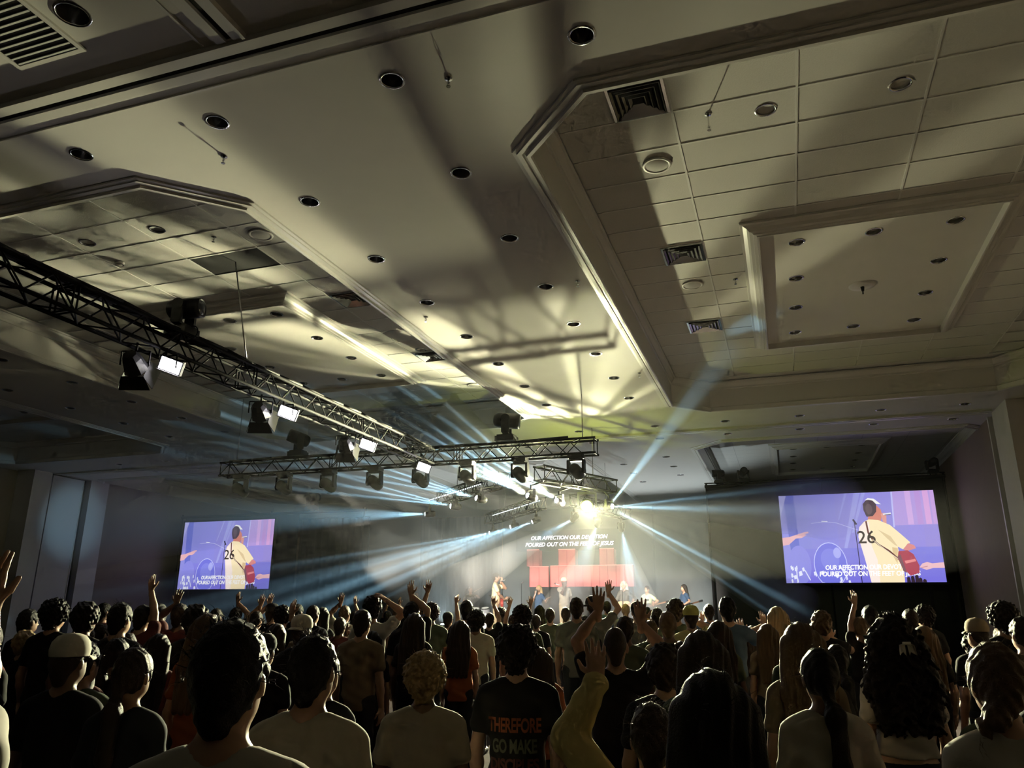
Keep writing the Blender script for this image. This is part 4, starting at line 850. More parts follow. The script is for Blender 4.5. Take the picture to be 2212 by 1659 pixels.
def arm_points(var, arms):
    out = {}
    for s, key in ((-1, 'L'), (1, 'R')):
        sh = VAR[var]['sh']; S = A3(s*sh, -.005, 1.375); a = (arms or {}).get(key)
        if a is None: E, Wr, d, nrm, curl = A3(s*(sh+.05), -.03, 1.105), A3(s*(sh+.055), .025, .865), A3(0, .12, -1), A3(-s, .2, 0), .35
        else:
            T = A3(*a['to']); up = A3(*a.get('dir', (0, .05, 1))); d0 = unit(unit(T-S)*.6+up*.8) if 'dir' not in a else unit(up)
            if T[2] > 1.45: S = S+A3(-s*.015, 0, .03)
            E, Wr = ik(S, T-d0*.085, pole=A3(*a.get('pole', (s*.9, -.1, -.5)))); d = d0 if np.linalg.norm(T-d0*.085-Wr) < .05 else unit(T-Wr); nrm = A3(*a.get('nrm', (0, 1, .1))); curl = a.get('curl', .18)
        out[key] = (S, E, Wr, d, nrm, curl)
    return out
def body_mesh(var, arms=None, h=.0125, hand_h=.0056, key=None):
    v = VAR[var]; ap = arm_points(var, arms)
    allp = np.array([p for a in ap.values() for p in a[:3]]); lo = np.minimum(allp.min(0)-.1, (-.3,-.2,-.01)); hi = np.maximum(allp.max(0)+.1, (.3,.26,1.80))
    f = Field(lo, hi, h)
    f.ell((0,0,1.25), v['ch'], .05).ell((0,.005,1.08), (.128,.095,.16), .06).ell((0,-.005,.95), v['pel'], .06)
    f.cone((-v['sh']+.03,-.005,1.385), (v['sh']-.03,-.005,1.385), .055, .055, .05)
    for s in (-1, 1): f.cone((s*.02,-.02,1.47), (s*(v['sh']-.04),-.012,1.405), .045, .045, .04)
    f.cone((0,-.015,1.40), (0,.0,1.56), .057 if var == 'm' else .05, .054 if var == 'm' else .047, .03)
    f.ell((0,.0,1.645), (.076,.098,.112), .02).ell((0,.04,1.575), (.056,.062,.058), .03).cone((0,.09,1.645), (0,.116,1.605), .011, .014, .015)
    f.cone((-.02,.088,1.573), (.02,.088,1.573), .009, .009, .01).cone((-.03,.085,1.662), (.03,.085,1.662), .010, .010, .02)
    for s in (-1, 1): f.ell((s*.079,-.005,1.62), (.011,.022,.034), .01)
    for s, key_ in ((-1, 'L'), (1, 'R')):
        S, E, Wr = ap[key_][:3]; f.cone(S, E, v['up'], v['up']*.78, .035); f.cone(E, E+(Wr-E)*.35, v['up']*.78, v['up']*.80, .02); f.cone(E+(Wr-E)*.35, Wr, v['up']*.80, .027, .02)
        f.cone((s*.088,-.005,.93), (s*.095,.01,.51), .088, .058, .04); f.cone((s*.095,.01,.51), (s*.095,-.01,.36), .056, .056, .02); f.cone((s*.095,-.01,.36), (s*.095,-.025,.09), .056, .038, .02)
        f.cone((s*.095,-.05,.04), (s*.11,.14,.028), .04, .03, .02)
    parts = [f.mesh()]
    for s, key_ in ((-1, 'L'), (1, 'R')):
        S, E, Wr, d, nrm, curl = ap[key_]; hd = 1
        parts.append(hand(Wr, d, nrm, s*-1 if False else (-1 if key_ == 'R' else 1), curl, h=hand_h))
    return np_mesh('body', parts)
def fold(x, y, z): return .0035*np.sin(31*x+17*z+6*np.sin(7*z))*np.sin(23*z+9*y)+.002*np.sin(60*z+25*x)
def shirt_mesh(var, arms=None, hem=.84, h=.012, sleeve=.62, loose=.0, longs=False):
    v = VAR[var]; ap = arm_points(var, arms); allp = np.array([p for a in ap.values() for p in a[:3]])
    lo = np.minimum(allp.min(0)-.12, (-.32,-.24,hem-.03)); hi = np.maximum(allp.max(0)+.12, (.32,.24,1.52)); f = Field(lo, hi, h); e = .016+loose
    f.ell((0,0,1.25), v['ch'], .05, e).ell((0,.005,1.08), (.135,.105,.2), .06, e).ell((0,-.002,.93), (v['pel'][0],v['pel'][1],.2), .07, e)
    f.cone((-v['sh']+.03,-.005,1.385), (v['sh']-.03,-.005,1.385), .055, .055, .05, e*.8)
    for s in (-1, 1): f.cone((s*.03,-.02,1.455), (s*(v['sh']-.04),-.012,1.405), .042, .046, .04, e*.7)
    f.cut(2, hem, 1)
    for key_ in ('L', 'R'):
        S, E, Wr = ap[key_][:3]
        if longs: f.cone(S, E, v['up']+.016, v['up']+.006, .04, loose); f.cone(E, Wr-(Wr-E)*.05, v['up']+.006, .036, .025, loose)
        else: M_ = S+(E-S)*sleeve; f.cone(S, M_-unit(E-S)*.03, v['up']+.014, v['up']+.018, .04, loose)
    f.ripple(fold); f.sub_ell((0,.012,1.49), (.072,.078,.085), .012)
    return np_mesh('shirt', [f.mesh()])
def trousers_mesh(var):
    v = VAR[var]; f = Field((-.26,-.2,.05), (.26,.2,1.04), .014); f.ell((0,-.005,.95), v['pel'], .06, .010)
    for s in (-1, 1): f.cone((s*.09,-.005,.92), (s*.098,.01,.5), .092, .07, .04); f.cone((s*.098,.01,.5), (s*.098,-.02,.06), .07, .062, .03)
    return np_mesh('trousers', [f.cut(2, 1.0, -1).cut(2, .07, 1).ripple(fold).mesh()])
def shoe_mesh(s):
    f = Field((s*.1-.09,-.14,-.012), (s*.1+.09,.22,.14), .012); f.cone((s*.098,-.06,.042), (s*.112,.15,.034), .046, .038, .02).cone((s*.098,-.04,.05), (s*.098,-.02,.1), .05, .044, .03); f.cut(2, .0, 1)
    return np_mesh('shoe', [f.mesh()])
def hair_mesh(kind):
    HC_ = (0,-.008,1.655); strand = lambda a, q: (lambda x, y, z: a*np.sin(q*np.arctan2(x, -y-.02)*1.0+5*np.sin(14*z))*np.clip(1+0*x, 0, 1))
    def lumps(a, q): return lambda x, y, z: a*(np.sin(q*x+1.3*np.sin(q*.6*z))*np.sin(q*y+2)*np.sin(q*z+1.7*np.sin(q*.5*x))+.5*np.sin(2.1*q*x+1)*np.sin(2.3*q*y)*np.sin(1.9*q*z+.5))
    if kind in ('short', 'buzz', 'fluffy'):
        e = {'short': .0, 'buzz': -.011, 'fluffy': .02}[kind]
        f = Field((-.14,-.16,1.5), (.14,.14,1.84), .006 if kind != 'buzz' else .008); f.ell(HC_, (.088+e,.108+e,.118+e), .02).cone((0,-.07,1.62), (0,-.058,1.545), .05, .038, .03)
        f.sub_ell((0,.115,1.60), (.085,.085,.1), .015)
        for s in (-1, 1): f.sub_ell((s*.088,.012,1.60), (.03,.034,.05), .01)
        f.ripple(lumps(.005 if kind == 'short' else (.001 if kind == 'buzz' else .012), 75 if kind != 'fluffy' else 60))
    elif kind == 'curly':
        f = Field((-.19,-.2,1.48), (.19,.18,1.9), .0062); f.ell((0,-.02,1.665), (.122,.132,.128), .02).cone((0,-.08,1.62), (0,-.065,1.55), .06, .05, .03); f.sub_ell((0,.13,1.59), (.082,.085,.1), .015); f.ripple(lumps(.016, 85))
    elif kind in ('cap', 'capback'):
        f = Field((-.14,-.15,1.5), (.14,.14,1.76), .008); f.ell(HC_, (.085,.104,.10), .02).cone((0,-.07,1.62), (0,-.058,1.545), .05, .04, .03); f.cut(2, 1.665, -1); f.sub_ell((0,.115,1.60), (.085,.085,.1), .015)
        for s in (-1, 1): f.sub_ell((s*.088,.012,1.60), (.03,.034,.05), .01)
        f.ripple(lumps(.004, 70))
    elif kind == 'long':
        f = Field((-.19,-.24,1.02), (.19,.15,1.83), .0072); f.ell(HC_, (.096,.115,.122), .02)
        for x in (-.085,-.045,0,.045,.085): f.cone((x*.9,-.055+.3*abs(x),1.66), (x*1.25,-.085+.25*abs(x),1.40), .05, .05, .03); f.cone((x*1.25,-.085+.25*abs(x),1.40), (x*1.3,-.135+.2*abs(x),1.13), .048, .026, .03)
        f.sub_ell((0,.135,1.57), (.08,.105,.14), .015); f.ripple(lambda x, y, z: .0035*np.sin(120*x+3*np.sin(9*z))+.002*np.sin(210*x+5*np.sin(6*z)+40*y))
    elif kind == 'pony':
        f = Field((-.15,-.26,1.0), (.15,.14,1.82), .0065); f.ell(HC_, (.088,.108,.118), .02).cone((0,-.075,1.63), (0,-.105,1.56), .05, .03, .03)
        f.cone((0,-.105,1.555), (.015,-.15,1.47), .024, .042, .015); f.cone((.015,-.15,1.47), (.02,-.165,1.27), .042, .036, .03); f.cone((.02,-.165,1.27), (.035,-.165,1.10), .036, .010, .03)
        f.sub_ell((0,.115,1.60), (.085,.085,.1), .015); [f.sub_ell((s*.09,.01,1.60), (.03,.034,.045), .01) for s in (-1, 1)]
        f.ripple(lambda x, y, z: .0025*np.sin(130*x+3*np.sin(12*z))+.0015*np.sin(170*y+60*z))
    elif kind == 'braid':
        f = Field((-.17,-.2,1.05), (.15,.14,1.83), .0062); f.ell(HC_, (.092,.112,.122), .02).cone((0,-.07,1.62), (-.05,-.075,1.53), .055, .045, .03)
        p = A3(-.07,-.055,1.53)
        for i in range(9):
            q = A3(-.085+.012*math.sin(i*1.7),-.05+.03*(i/8),1.50-.046*i); f.ell(q, (.026-.001*i,.024,.030), .012); f.cone(p, q, .018, .017, .01); p = q
        f.sub_ell((0,.12,1.59), (.085,.09,.1), .015); f.ripple(lambda x, y, z: .003*np.sin(150*x+60*z+3*np.sin(12*z))+.002*np.sin(160*y+90*z))
    elif kind == 'curlylong':
        f = Field((-.25,-.27,1.05), (.25,.15,1.87), .0078); f.ell((0,-.015,1.66), (.112,.125,.13), .02)
        for x in (-.12,-.06,0,.06,.12): f.cone((x*.8,-.06+.25*abs(x),1.64), (x*1.25,-.09+.2*abs(x),1.38), .065, .07, .03); f.cone((x*1.25,-.09+.2*abs(x),1.38), (x*1.15,-.135+.2*abs(x),1.17), .068, .03, .03)
        f.sub_ell((0,.14,1.57), (.082,.105,.14), .015); f.ripple(lumps(.02, 70))
    return np_mesh('hair', [f.mesh()])
def fly_aways(kind, n=260):
    """loose strands standing off the hair, thin tapering ribbons"""
    rnd = random.Random(hash(kind) % 999); mb = MB(); long_ = kind in ('long', 'pony', 'braid', 'curlylong')
    for i in range(n):
        a = rnd.uniform(0, 2*math.pi); b = rnd.uniform(-.2, 1.4) if not (long_ and i % 2) else rnd.uniform(-1.2, .2)
        R0 = .112 if kind != 'curlylong' else .135
        if b > -.2: p = Vector((math.cos(a)*math.cos(b)*R0*.86, math.sin(a)*math.cos(b)*R0-.01, 1.655+math.sin(b)*R0*1.08))
        elif kind == 'pony': continue
        else:
            a = rnd.choice((-1, 1))*rnd.uniform(1.2, 2.4)-math.pi/2; p = Vector((math.cos(a)*(.11 if kind != 'curlylong' else .17), -.07+.03*math.sin(a), 1.6+b*.38))
        if p.y > .05: continue
        nrm = (p-Vector((0,-.02,1.62 if b > -.2 else p.z))).normalized(); tg = Vector((rnd.uniform(-1,1), rnd.uniform(-1,1), rnd.uniform(-1.2,.3))).normalized(); L = rnd.uniform(.015, .05)
        q = p+nrm*L*.55+tg*L*.5; e = q+nrm*L*.12+tg*L*.9; w_ = nrm.cross(tg).normalized()*.0011
        mb.add([p-w_, p+w_, q+w_*.7, q-w_*.7, e], [(0,1,2,3), (3,2,4)])
    return mb
CACHE = {}
def cached(key, fn):
    if key not in CACHE: CACHE[key] = fn()
    return CACHE[key]
CAPM = None
def cap_meshes():
    c = MB(); prof = [(.094,1.665), (.098,1.70), (.09,1.74), (.066,1.772), (.03,1.786), (.001,1.788)]
    M_ = Matrix.Translation((0,-.008,0)) @ Matrix.Diagonal((1,1.16,1,1)); crown = c.lathe(prof, 22, M_).mesh('crown', None, True)
    b = MB(); vs = []
    for i in range(11):
        t = R(-62+12.4*i); vs += [(math.sin(t)*.092, -.008+math.cos(t)*.105, 1.672), (math.sin(t)*.098, -.008+math.cos(t)*.107+.075*math.cos(t)**1.2, 1.655-.012*math.sin(t)**2)]
    n = len(vs); vs2 = [(x, y, z-.006) for x, y, z in vs]; fs = []
    for i in range(10): fs += [(2*i,2*i+1,2*i+3,2*i+2), (n+2*i+2,n+2*i+3,n+2*i+1,n+2*i), (2*i+1,n+2*i+1,n+2*i+3,2*i+3)]
    brim = b.add(vs+vs2, fs).mesh('brim', None, True); button = MB().ell((0,-.008,1.789), (.008,.008,.005), 8, 5).mesh('button', None, True)
    return crown, brim, button
HAIRM = {'black': mat('hair_black', (.005,.0042,.004), .55, spec=.15, bump=.3, noise_scale=160), 'dark': mat('hair_dark_brown', (.016,.010,.007), .55, spec=.18, bump=.3, noise_scale=160), 'brown': mat('hair_brown', (.085,.052,.028), .55, spec=.25, bump=.3, noise_scale=160),
         'blond': mat('hair_blond', (.30,.21,.11), .55, spec=.25, bump=.3, noise_scale=160), 'silver': mat('hair_silver', (.5,.45,.4), .55, spec=.25, bump=.3, noise_scale=160)}
SK = [mat('skin_%d' % i, c, .5, noise_amt=.06, noise_scale=30) for i, c in enumerate(((.42,.25,.17), (.36,.21,.14), (.26,.145,.095), (.12,.065,.042), (.46,.29,.21)))]
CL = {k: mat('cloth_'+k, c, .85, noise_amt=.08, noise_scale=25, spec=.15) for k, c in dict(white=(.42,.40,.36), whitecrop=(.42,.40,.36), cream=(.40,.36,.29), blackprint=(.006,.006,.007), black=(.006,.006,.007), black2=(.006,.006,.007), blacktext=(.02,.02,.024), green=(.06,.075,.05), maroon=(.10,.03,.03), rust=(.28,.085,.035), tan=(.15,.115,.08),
      grey=(.11,.11,.10), blue=(.05,.08,.13), yellow=(.5,.42,.18), denim=(.012,.013,.018), creamtee=(.80,.70,.45), greytee=(.42,.38,.32), lime=(.55,.68,.42), navy=(.03,.06,.12), whitecap=(.5,.47,.41), blackcap=(.02,.02,.024), yellowlitcap=(.45,.42,.12), tancap=(.3,.24,.17), redcap=(.5,.1,.08), khaki=(.42,.34,.22)).items()}  # both yellow cloths hold the lamp's yellow light in their colour
M_SHOE = mat('shoe_leather', (.03,.03,.03), .5)
FEM = ('long', 'pony', 'braid', 'curlylong')
def person(x, y, z0, height, hair, hcol, shirt, label, rz, arms=None, skin=None, var=None, uid=0, group=None, trousers='denim', hem=.84, longs=False, strands=False, body_h=.0125):
    var = var or ('f' if hair in FEM else 'm'); sc = height/1.785
    t = thing('person', label, 'person', (x, y, z0), rz, group, sc)
    ak = None if not arms else uid
    b = link('body', cached(('b', var, ak), lambda: body_mesh(var, arms, body_h)), t); ob_mat(b, skin or SK[uid % 5 if uid % 7 else 0])
    s = link('shirt', cached(('s', var, ak, hem, longs), lambda: shirt_mesh(var, arms, hem, longs=longs, loose=.018 if longs and z0 == 0 else 0)), t); ob_mat(s, CL[shirt])
    p = link('trousers', cached(('t', var), lambda: trousers_mesh(var)), t); ob_mat(p, CL[trousers])
    for sd in (-1, 1): ob_mat(link('shoe', cached(('sh', sd), lambda: shoe_mesh(sd)), t), M_SHOE)
    hk = 'cap' if hair == 'capback' else hair
    hm = link('hair', cached(('h', hk), lambda: hair_mesh(hk)), t); ob_mat(hm, HAIRM['dark' if 'cap' in hair else hcol])
    if 'cap' in hair:
        cr, br, bt = cached('cap', cap_meshes); M_ = Matrix.Translation((0,-.008,0)) @ Matrix.Rotation(math.pi if hair == 'capback' else (.0 if 'sideways' not in label else 1.3), 4, 'Z') @ Matrix.Translation((0,.008,0))
        c = bpy.data.objects.new('cap', cr); COL.objects.link(c); c.parent = t; c.matrix_local = M_
        if not cr.materials: [m.materials.append(None) for m in (cr, br, bt)]
        ob_mat(c, CL[hcol]); ob_mat(link('brim', br, c), CL[hcol]); ob_mat(link('button', bt, c), CL[hcol])
    if strands:
        fm = cached(('f', hair), lambda: fly_aways(hair).mesh('loose_strands', HAIRM[hcol])); o = link('loose_strands', fm, hm); o['kind'] = 'stuff'; ob_mat(o, HAIRM[hcol])
    return t, s
def print_on(shirt_o, parent, lines, m, zc, size, width, back=True, bold=.003, gap=1.12):
    """lettering laid on the cloth, following its surface"""
    me_s = shirt_o.data; bvh = BVHTree.FromPolygons([v.co for v in me_s.vertices], [p.vertices for p in me_s.polygons])
    for i, txt in enumerate(lines):
        me = text_mesh(txt, size, 0, bold, .95); xs = [v.co.x for v in me.vertices]; k = width/(max(xs)-min(xs)) if width else 1
        bm = bmesh.new(); bm.from_mesh(me); bmesh.ops.subdivide_edges(bm, edges=[e for e in bm.edges if e.calc_length() > .02], cuts=2); bmesh.ops.triangulate(bm, faces=bm.faces); bm.to_mesh(me); bm.free()
        sg = -1 if back else 1
        for v in me.vertices:
            px, pz = v.co.x*min(k, 1.6)*(1 if back else -1), v.co.y+zc-i*size*gap
            hit = bvh.ray_cast(Vector((px, sg*.6, pz)), Vector((0, -sg, 0)))
            v.co = Vector((px, (hit[0].y if hit[0] else sg*.12)+sg*.003, pz))
        me.materials.clear(); me.materials.append(m); link('lettering', me, parent)
# ---- the crowd
for i, (x, y, ht, hair, hcol, shirt, tg, lab) in enumerate(CROWD):
    rz = math.atan2(7.0+x, 25.0-y)*.8 + random.Random(i).uniform(-.12, .12); sc = ht/1.785
    arms = None
    if tg:
        arms = {}; Q = Matrix.Rotation(-rz, 3, 'Z')
        for key, p in zip(('L', 'R') if tg[0] == 'B' else (tg[0],), tg[1:]):
            l = (Q @ (Vector(p)-Vector((x, y, 0))))/sc; s = -1 if key == 'L' else 1
            l.x = max(-.62, min(.62, l.x)); l.y = max(-.05, min(.30, l.y))
            arms[key] = dict(to=(l.x, l.y, l.z), pole=(s*.9, .1, -.55), curl=.5 if 'curled' in lab or 'clasped' in lab else .14, nrm=(0.15*s, 1, .1))
        if 'cut off by the left edge' in lab: arms['R']['pole'] = (-.2, .3, -1)
        if 'hand to his head' in lab: arms = {'R': dict(to=(.10, -.02, 1.78), dir=(-.7, -.2, .5), pole=(1, 0, .1), nrm=(-.3, .3, -1), curl=.4)}
    near = y < 6
    t, s = person(x, y, 0, ht, hair, hcol, shirt, lab, rz, arms, uid=i+1, group=('unlit figures in the '+('left' if 'unlit left' in lab else 'right')+' of the crowd') if lab.startswith('dim dark-clothed') else 'audience members standing before the stage', longs=(shirt == 'yellow' and near), hem=(1.02 if shirt == 'whitecrop' else .84), strands=(near and hair in ('long', 'pony', 'braid', 'curlylong', 'curly', 'short')))
    if shirt == 'blackprint':
        print_on(s, t, ['THEREFORE'], mat('print_orange', (.30,.08,.03), .8), 1.235, .105, .31); print_on(s, t, ['GO MAKE'], mat('print_grey', (.09,.10,.07), .8), 1.125, .10, .26); print_on(s, t, ['DISCIPLES'], mat('print_red', (.07,.018,.016), .8), 1.03, .085, .28)
    if shirt == 'blacktext': print_on(s, t, ['IT', 'NEV', 'EVE', 'GO'], mat('print_pale', (.42,.42,.36), .8), 1.28, .095, None, gap=1.05)
    if 'sunglasses' in lab:
        g = MB().path([(.09*math.sin(a), .06+.045*math.cos(a), 1.755-.012*math.cos(a)) for a in [R(-95+19*k) for k in range(11)]], .011, 6).build('sunglasses', mat('blue_lens', (.1,.14,.3), .1), None, True); g.matrix_world = Matrix.Translation((x, y, 0)) @ Matrix.Rotation(rz, 4, 'Z') @ Matrix.Scale(sc, 4); tag(g, 'sunglasses with a bluish shine pushed up on a long-haired head', 'sunglasses')
    if 'claw clip' in lab:
        g = thing('claw_clip', 'pale claw hair clip in the long dark curls', 'hair clip', Vector((x, y, 0))+Matrix.Rotation(rz, 3, 'Z') @ Vector((0,-.168,1.60))*sc, rz)
        for sd in (-1, 1): MB().add([(sd*.005,0,.03),(sd*.035,0,.02),(sd*.042,-.012,-.03),(sd*.02,-.004,-.015),(sd*.008,-.012,-.035),(sd*.005,-.02,.03),(sd*.035,-.02,.02),(sd*.042,-.026,-.03)], [(0,1,2,3,4),(5,6,1,0),(6,7,2,1)]).build('claw', M_PLAST, g)
        MB().tube((-.02,-.012,.028), (.02,-.012,.028), .008).build('hinge', M_PLAST, g)
# ---- the band
def band(x, y, top, hair, hcol, shirt, label, rz, arms, uid, **kw):
    t, s = person(x, y, SZ, top-SZ, hair, hcol, shirt, label, rz, arms, uid=uid, group='band members on the stage', **kw)
    e = MB().ell((-.031,.083,1.645), (.015,.012,.009), 10, 6).ell((.031,.083,1.645), (.015,.012,.009), 10, 6).build('eyes', mat('eye_white', (.8,.8,.78), .2), t, True)
    MB().ell((-.031,.0925,1.645), (.007,.004,.007), 8, 5).ell((.031,.0925,1.645), (.007,.004,.007), 8, 5).build('irises', mat('iris', (.03,.02,.015), .2), e, True)
    MB().ell((0,.0965,1.573), (.022,.006,.006), 10, 5).build('lips', mat('lips', (.42,.14,.12), .4), t, True)
    return t, s
def held_mic(M_, label, par=None):
    t = thing('microphone', label, 'microphone'); t.matrix_world = M_
    MB().tube((0,0,-.12), (0,0,.04), .014, .018, 10).build('handle', mat('mic_grey', (.3,.3,.32), .3, metal=.6), t); MB().ell((0,0,.06), (.026,.026,.028), 12, 8).build('grille_ball', M_CHROME, t)
def guitar(M_, label, col, body_s=1.0):
    t = thing('guitar', label, 'guitar', group='guitars'); t.matrix_world = M_
    prof = [(.0,.0)]; pts = []
    for i in range(28):
        a = 2*math.pi*i/28; r = .15+.035*math.cos(2*a); lobe = 1.12 if math.cos(a) < 0 else .9
        pts.append((math.cos(a)*.24*body_s, math.sin(a)*(r if abs(math.cos(a)) > .35 else .13)*lobe*body_s))
    o = MB().prism(pts, -.045, .045); o.v = [(p[0], p[2], p[1]) for p in o.v]; o.build('body', mat('guitar_'+label.split()[0], col, .25), t)
    MB().box((.16,-.055,-.022), (.72,-.03,.022)).build('neck', mat('guitar_neck', (.12,.06,.03), .4), t); MB().box((.72,-.055,-.03), (.86,-.035,.03)).build('headstock', M_BLACK, t)
    MB().lathe([(.045,-.0465),(.001,-.0467)], 16, Matrix.Rotation(math.pi/2, 4, 'X') @ Matrix.Translation((0,0,0)) @ Matrix.Rotation(math.pi, 4, 'X')).build('sound_hole', M_DARK, t); MB().box((-.13,-.056,-.05), (-.11,-.045,.05)).build('bridge', M_BLACK, t)
    return t
def place(x, y, z, rz, ry=0, sc=1): return Matrix.Translation((x, y, z)) @ Matrix.Rotation(rz, 4, 'Z') @ Matrix.Rotation(ry, 4, 'Y') @ Matrix.Scale(sc, 4)
PI = math.pi
# singer in cream tee, turned to stage right, mic in hand, guitar slung
t, s = band(-9.36, 25.3, 2.99, 'short', 'dark', 'creamtee', 'singer in an oversized cream tee numbered 26 holding a microphone', -PI*.42, {'L': dict(to=(-.06,.17,1.60), pole=(-.6,.4,-1), curl=.9, nrm=(.6,-.6,.2)), 'R': dict(to=(.10,.34,1.06), pole=(1,-.3,-.2), curl=.6, nrm=(-.4,0,-1))}, 101, trousers='khaki', hem=.70)
print_on(s, t, ['26'], mat('print_brown', (.06,.035,.025), .8), 1.26, .22, None, bold=.006)
held_mic(place(-9.36+.27*.95, 25.3+.05, 2.72, 0, PI*.42), 'microphone held to the mouth of the cream-tee singer')
guitar(place(-9.36+.24, 25.22, 1.98, PI*.62, -.35), 'red acoustic guitar slung on the cream-tee singer', (.35,.05,.04))
t, s = band(-8.15, 26.3, 2.60, 'long', 'blond', 'navy', 'blonde singer in dark blue with one hand at her face', PI*.95, {'R': dict(to=(.05,.2,1.52), pole=(.3,.2,-1), curl=.9, nrm=(-.5,-.7,0)), 'L': dict(to=(-.55,.25,1.30), dir=(-.8,.1,.3), pole=(-.4,0,-1), nrm=(0,0,1))}, 102)
held_mic(place(-8.17, 26.06, 2.36, 0, 0.25), 'microphone in the hand of the blonde singer')
t, s = band(-7.16, 26.0, 2.83, 'cap', 'redcap', 'greytee', 'singer in a light cap and loose beige tee, microphone to mouth', -PI*.78, {'R': dict(to=(.05,.21,1.57), pole=(.5,.3,-1), curl=.9, nrm=(-.4,-.8,.1))}, 103, hem=.68, trousers='khaki')
for o in t.children:
    if o.name.startswith('cap'): ob_mat(o, CL['creamtee'])
held_mic(place(-7.16-.22, 26.0-.13, 2.60, 0, -1.2), 'microphone held to the mouth of the capped singer')
t, s = band(-5.12, 26.0, 2.71, 'long', 'silver', 'grey', 'long-haired guitarist in a headband and grey top at a microphone', PI*.98, {'R': dict(to=(.08,.24,1.0), pole=(1,-.3,-.3), curl=.7, nrm=(-.5,0,-1)), 'L': dict(to=(-.38,.26,1.12), pole=(-1,-.3,-.4), curl=.8, nrm=(.4,0,1))}, 104, longs=True)
MB().lathe([(.099,1.69),(.102,1.72),(.099,1.745)], 22, Matrix.Translation((0,-.008,0)) @ Matrix.Diagonal((1,1.17,1,1))).build('headband', CL['cream'], t, True)
guitar(place(-5.10, 25.72, 1.92, 0, -.2), 'tan acoustic guitar held by the long-haired guitarist', (.5,.27,.12))
t, s = band(-4.41, 26.3, 2.56, 'short', 'dark', 'lime', 'bespectacled musician in a pale green tee playing bass', PI*.86, {'R': dict(to=(.1,.22,.98), pole=(1,-.3,-.3), curl=.7, nrm=(-.5,0,-1)), 'L': dict(to=(-.42,.24,1.15), pole=(-1,-.3,-.4), curl=.8, nrm=(.4,0,1))}, 105)
MB().path([(-.08,.0,1.65),(-.075,.09,1.652),(-.01,.112,1.65),(.01,.112,1.65),(.075,.09,1.652),(.08,0,1.65)], .004, 5).build('glasses', M_BLACK, t)
guitar(place(-4.48, 26.02, 1.85, .25, -.25), 'black bass guitar held by the green-tee musician', (.03,.03,.035))
t, s = band(-3.17, 26.0, 2.59, 'long', 'dark', 'navy', 'long-haired musician in blue at the far right of the stage', PI*.72, {'R': dict(to=(.08,.25,1.02), pole=(1,-.3,-.3), curl=.7, nrm=(-.5,0,-1)), 'L': dict(to=(-.3,.3,1.12), pole=(-1,-.3,-.4), curl=.8, nrm=(.4,0,1))}, 106)
guitar(place(-3.37, 25.8, 1.86, .5, -.25), 'pale electric guitar of the musician at far right', (.6,.55,.48), .8)
t, s = band(-11.2, 27.55, 2.62, 'short', 'brown', 'grey', 'drummer in a grey shirt stretching one arm over the kit', -PI*.8, {'L': dict(to=(-.1,.52,1.42), dir=(0,1,.15), pole=(-1,0,-.4), curl=.8, nrm=(0,0,-1)), 'R': dict(to=(.2,.35,1.05), pole=(1,0,-.4), curl=.8, nrm=(0,0,-1))}, 107)
d = thing('drum_stick', 'drum stick in the outstretched hand of the drummer', 'drum stick'); d.matrix_world = place(-10.84, 27.2, 2.44, 0, 1.1); MB().tube((0,0,-.1), (0,0,.28), .008, .005).build('shaft', CL['khaki'], d); MB().ell((0,0,.285), (.007,.007,.01), 8, 5).build('tip', CL['khaki'], d)
t, s = band(-13.05, 26.5, 2.66, 'short', 'brown', 'tan', 'musician at the far left of the stage behind raised hands', PI*.9, None, 108)
# ================================================================ HAZE AND BEAMS
kd = Vector((-2.6, 2.0, 2.9))-LAMP
key = add_light('yellow_key', 'SPOT', LAMP+ld.normalized()*.36, KEY_W, (1.0, .965, .60), aim=LAMP+kd, size=.05, angle=132, blend=.25)
def haze_mat(name, density, col=(1, 1, 1), g=.2):
    m = bpy.data.materials.new(name); m.use_nodes = True; nt = m.node_tree; nt.nodes.remove(nt.nodes['Principled BSDF'])
    v = nt.nodes.new('ShaderNodeVolumeScatter'); v.inputs['Color'].default_value = (*col, 1); v.inputs['Density'].default_value = density; v.inputs['Anisotropy'].default_value = g
    nt.links.new(v.outputs[0], nt.nodes['Material Output'].inputs['Volume']); return m
HZ = haze_mat('beam_haze', .30); HZ0 = haze_mat('far_beam_haze', .12); HZ1 = haze_mat('front_beam_haze', 1.05); HZ2 = haze_mat('rear_beam_haze', .42); HZ3 = haze_mat('long_beam_haze', .13)
def gobo(light, freq, phase, floor=.05, power=3.0, ang=0.0):
    """facet prism in the lamp: the beam splits into a fan of rays"""
    light.use_nodes = True; nt = light.node_tree; em = nt.nodes['Emission']; N = nt.nodes.new; Lk = nt.links.new
    tc = N('ShaderNodeTexCoord'); mp = N('ShaderNodeMapping'); mp.vector_type = 'POINT'; mp.inputs['Rotation'].default_value = (0, 0, ang); sp = N('ShaderNodeSeparateXYZ')
    Lk(tc.outputs['Normal'], mp.inputs['Vector']); Lk(mp.outputs['Vector'], sp.inputs[0])
    def math_(op, a, b=None):
        n = N('ShaderNodeMath'); n.operation = op
        for i, s in enumerate((a, b)):
            if s is None: continue
            if isinstance(s, (int, float)): n.inputs[i].default_value = s
            else: Lk(s, n.inputs[i])
        return n.outputs[0]
    u = math_('DIVIDE', sp.outputs['X'], sp.outputs['Z']); s = math_('SINE', math_('ADD', math_('MULTIPLY', u, freq), phase))
    m = math_('POWER', math_('MAXIMUM', s, 0.0), power); Lk(math_('ADD', m, floor), em.inputs['Strength'])
VS = -1
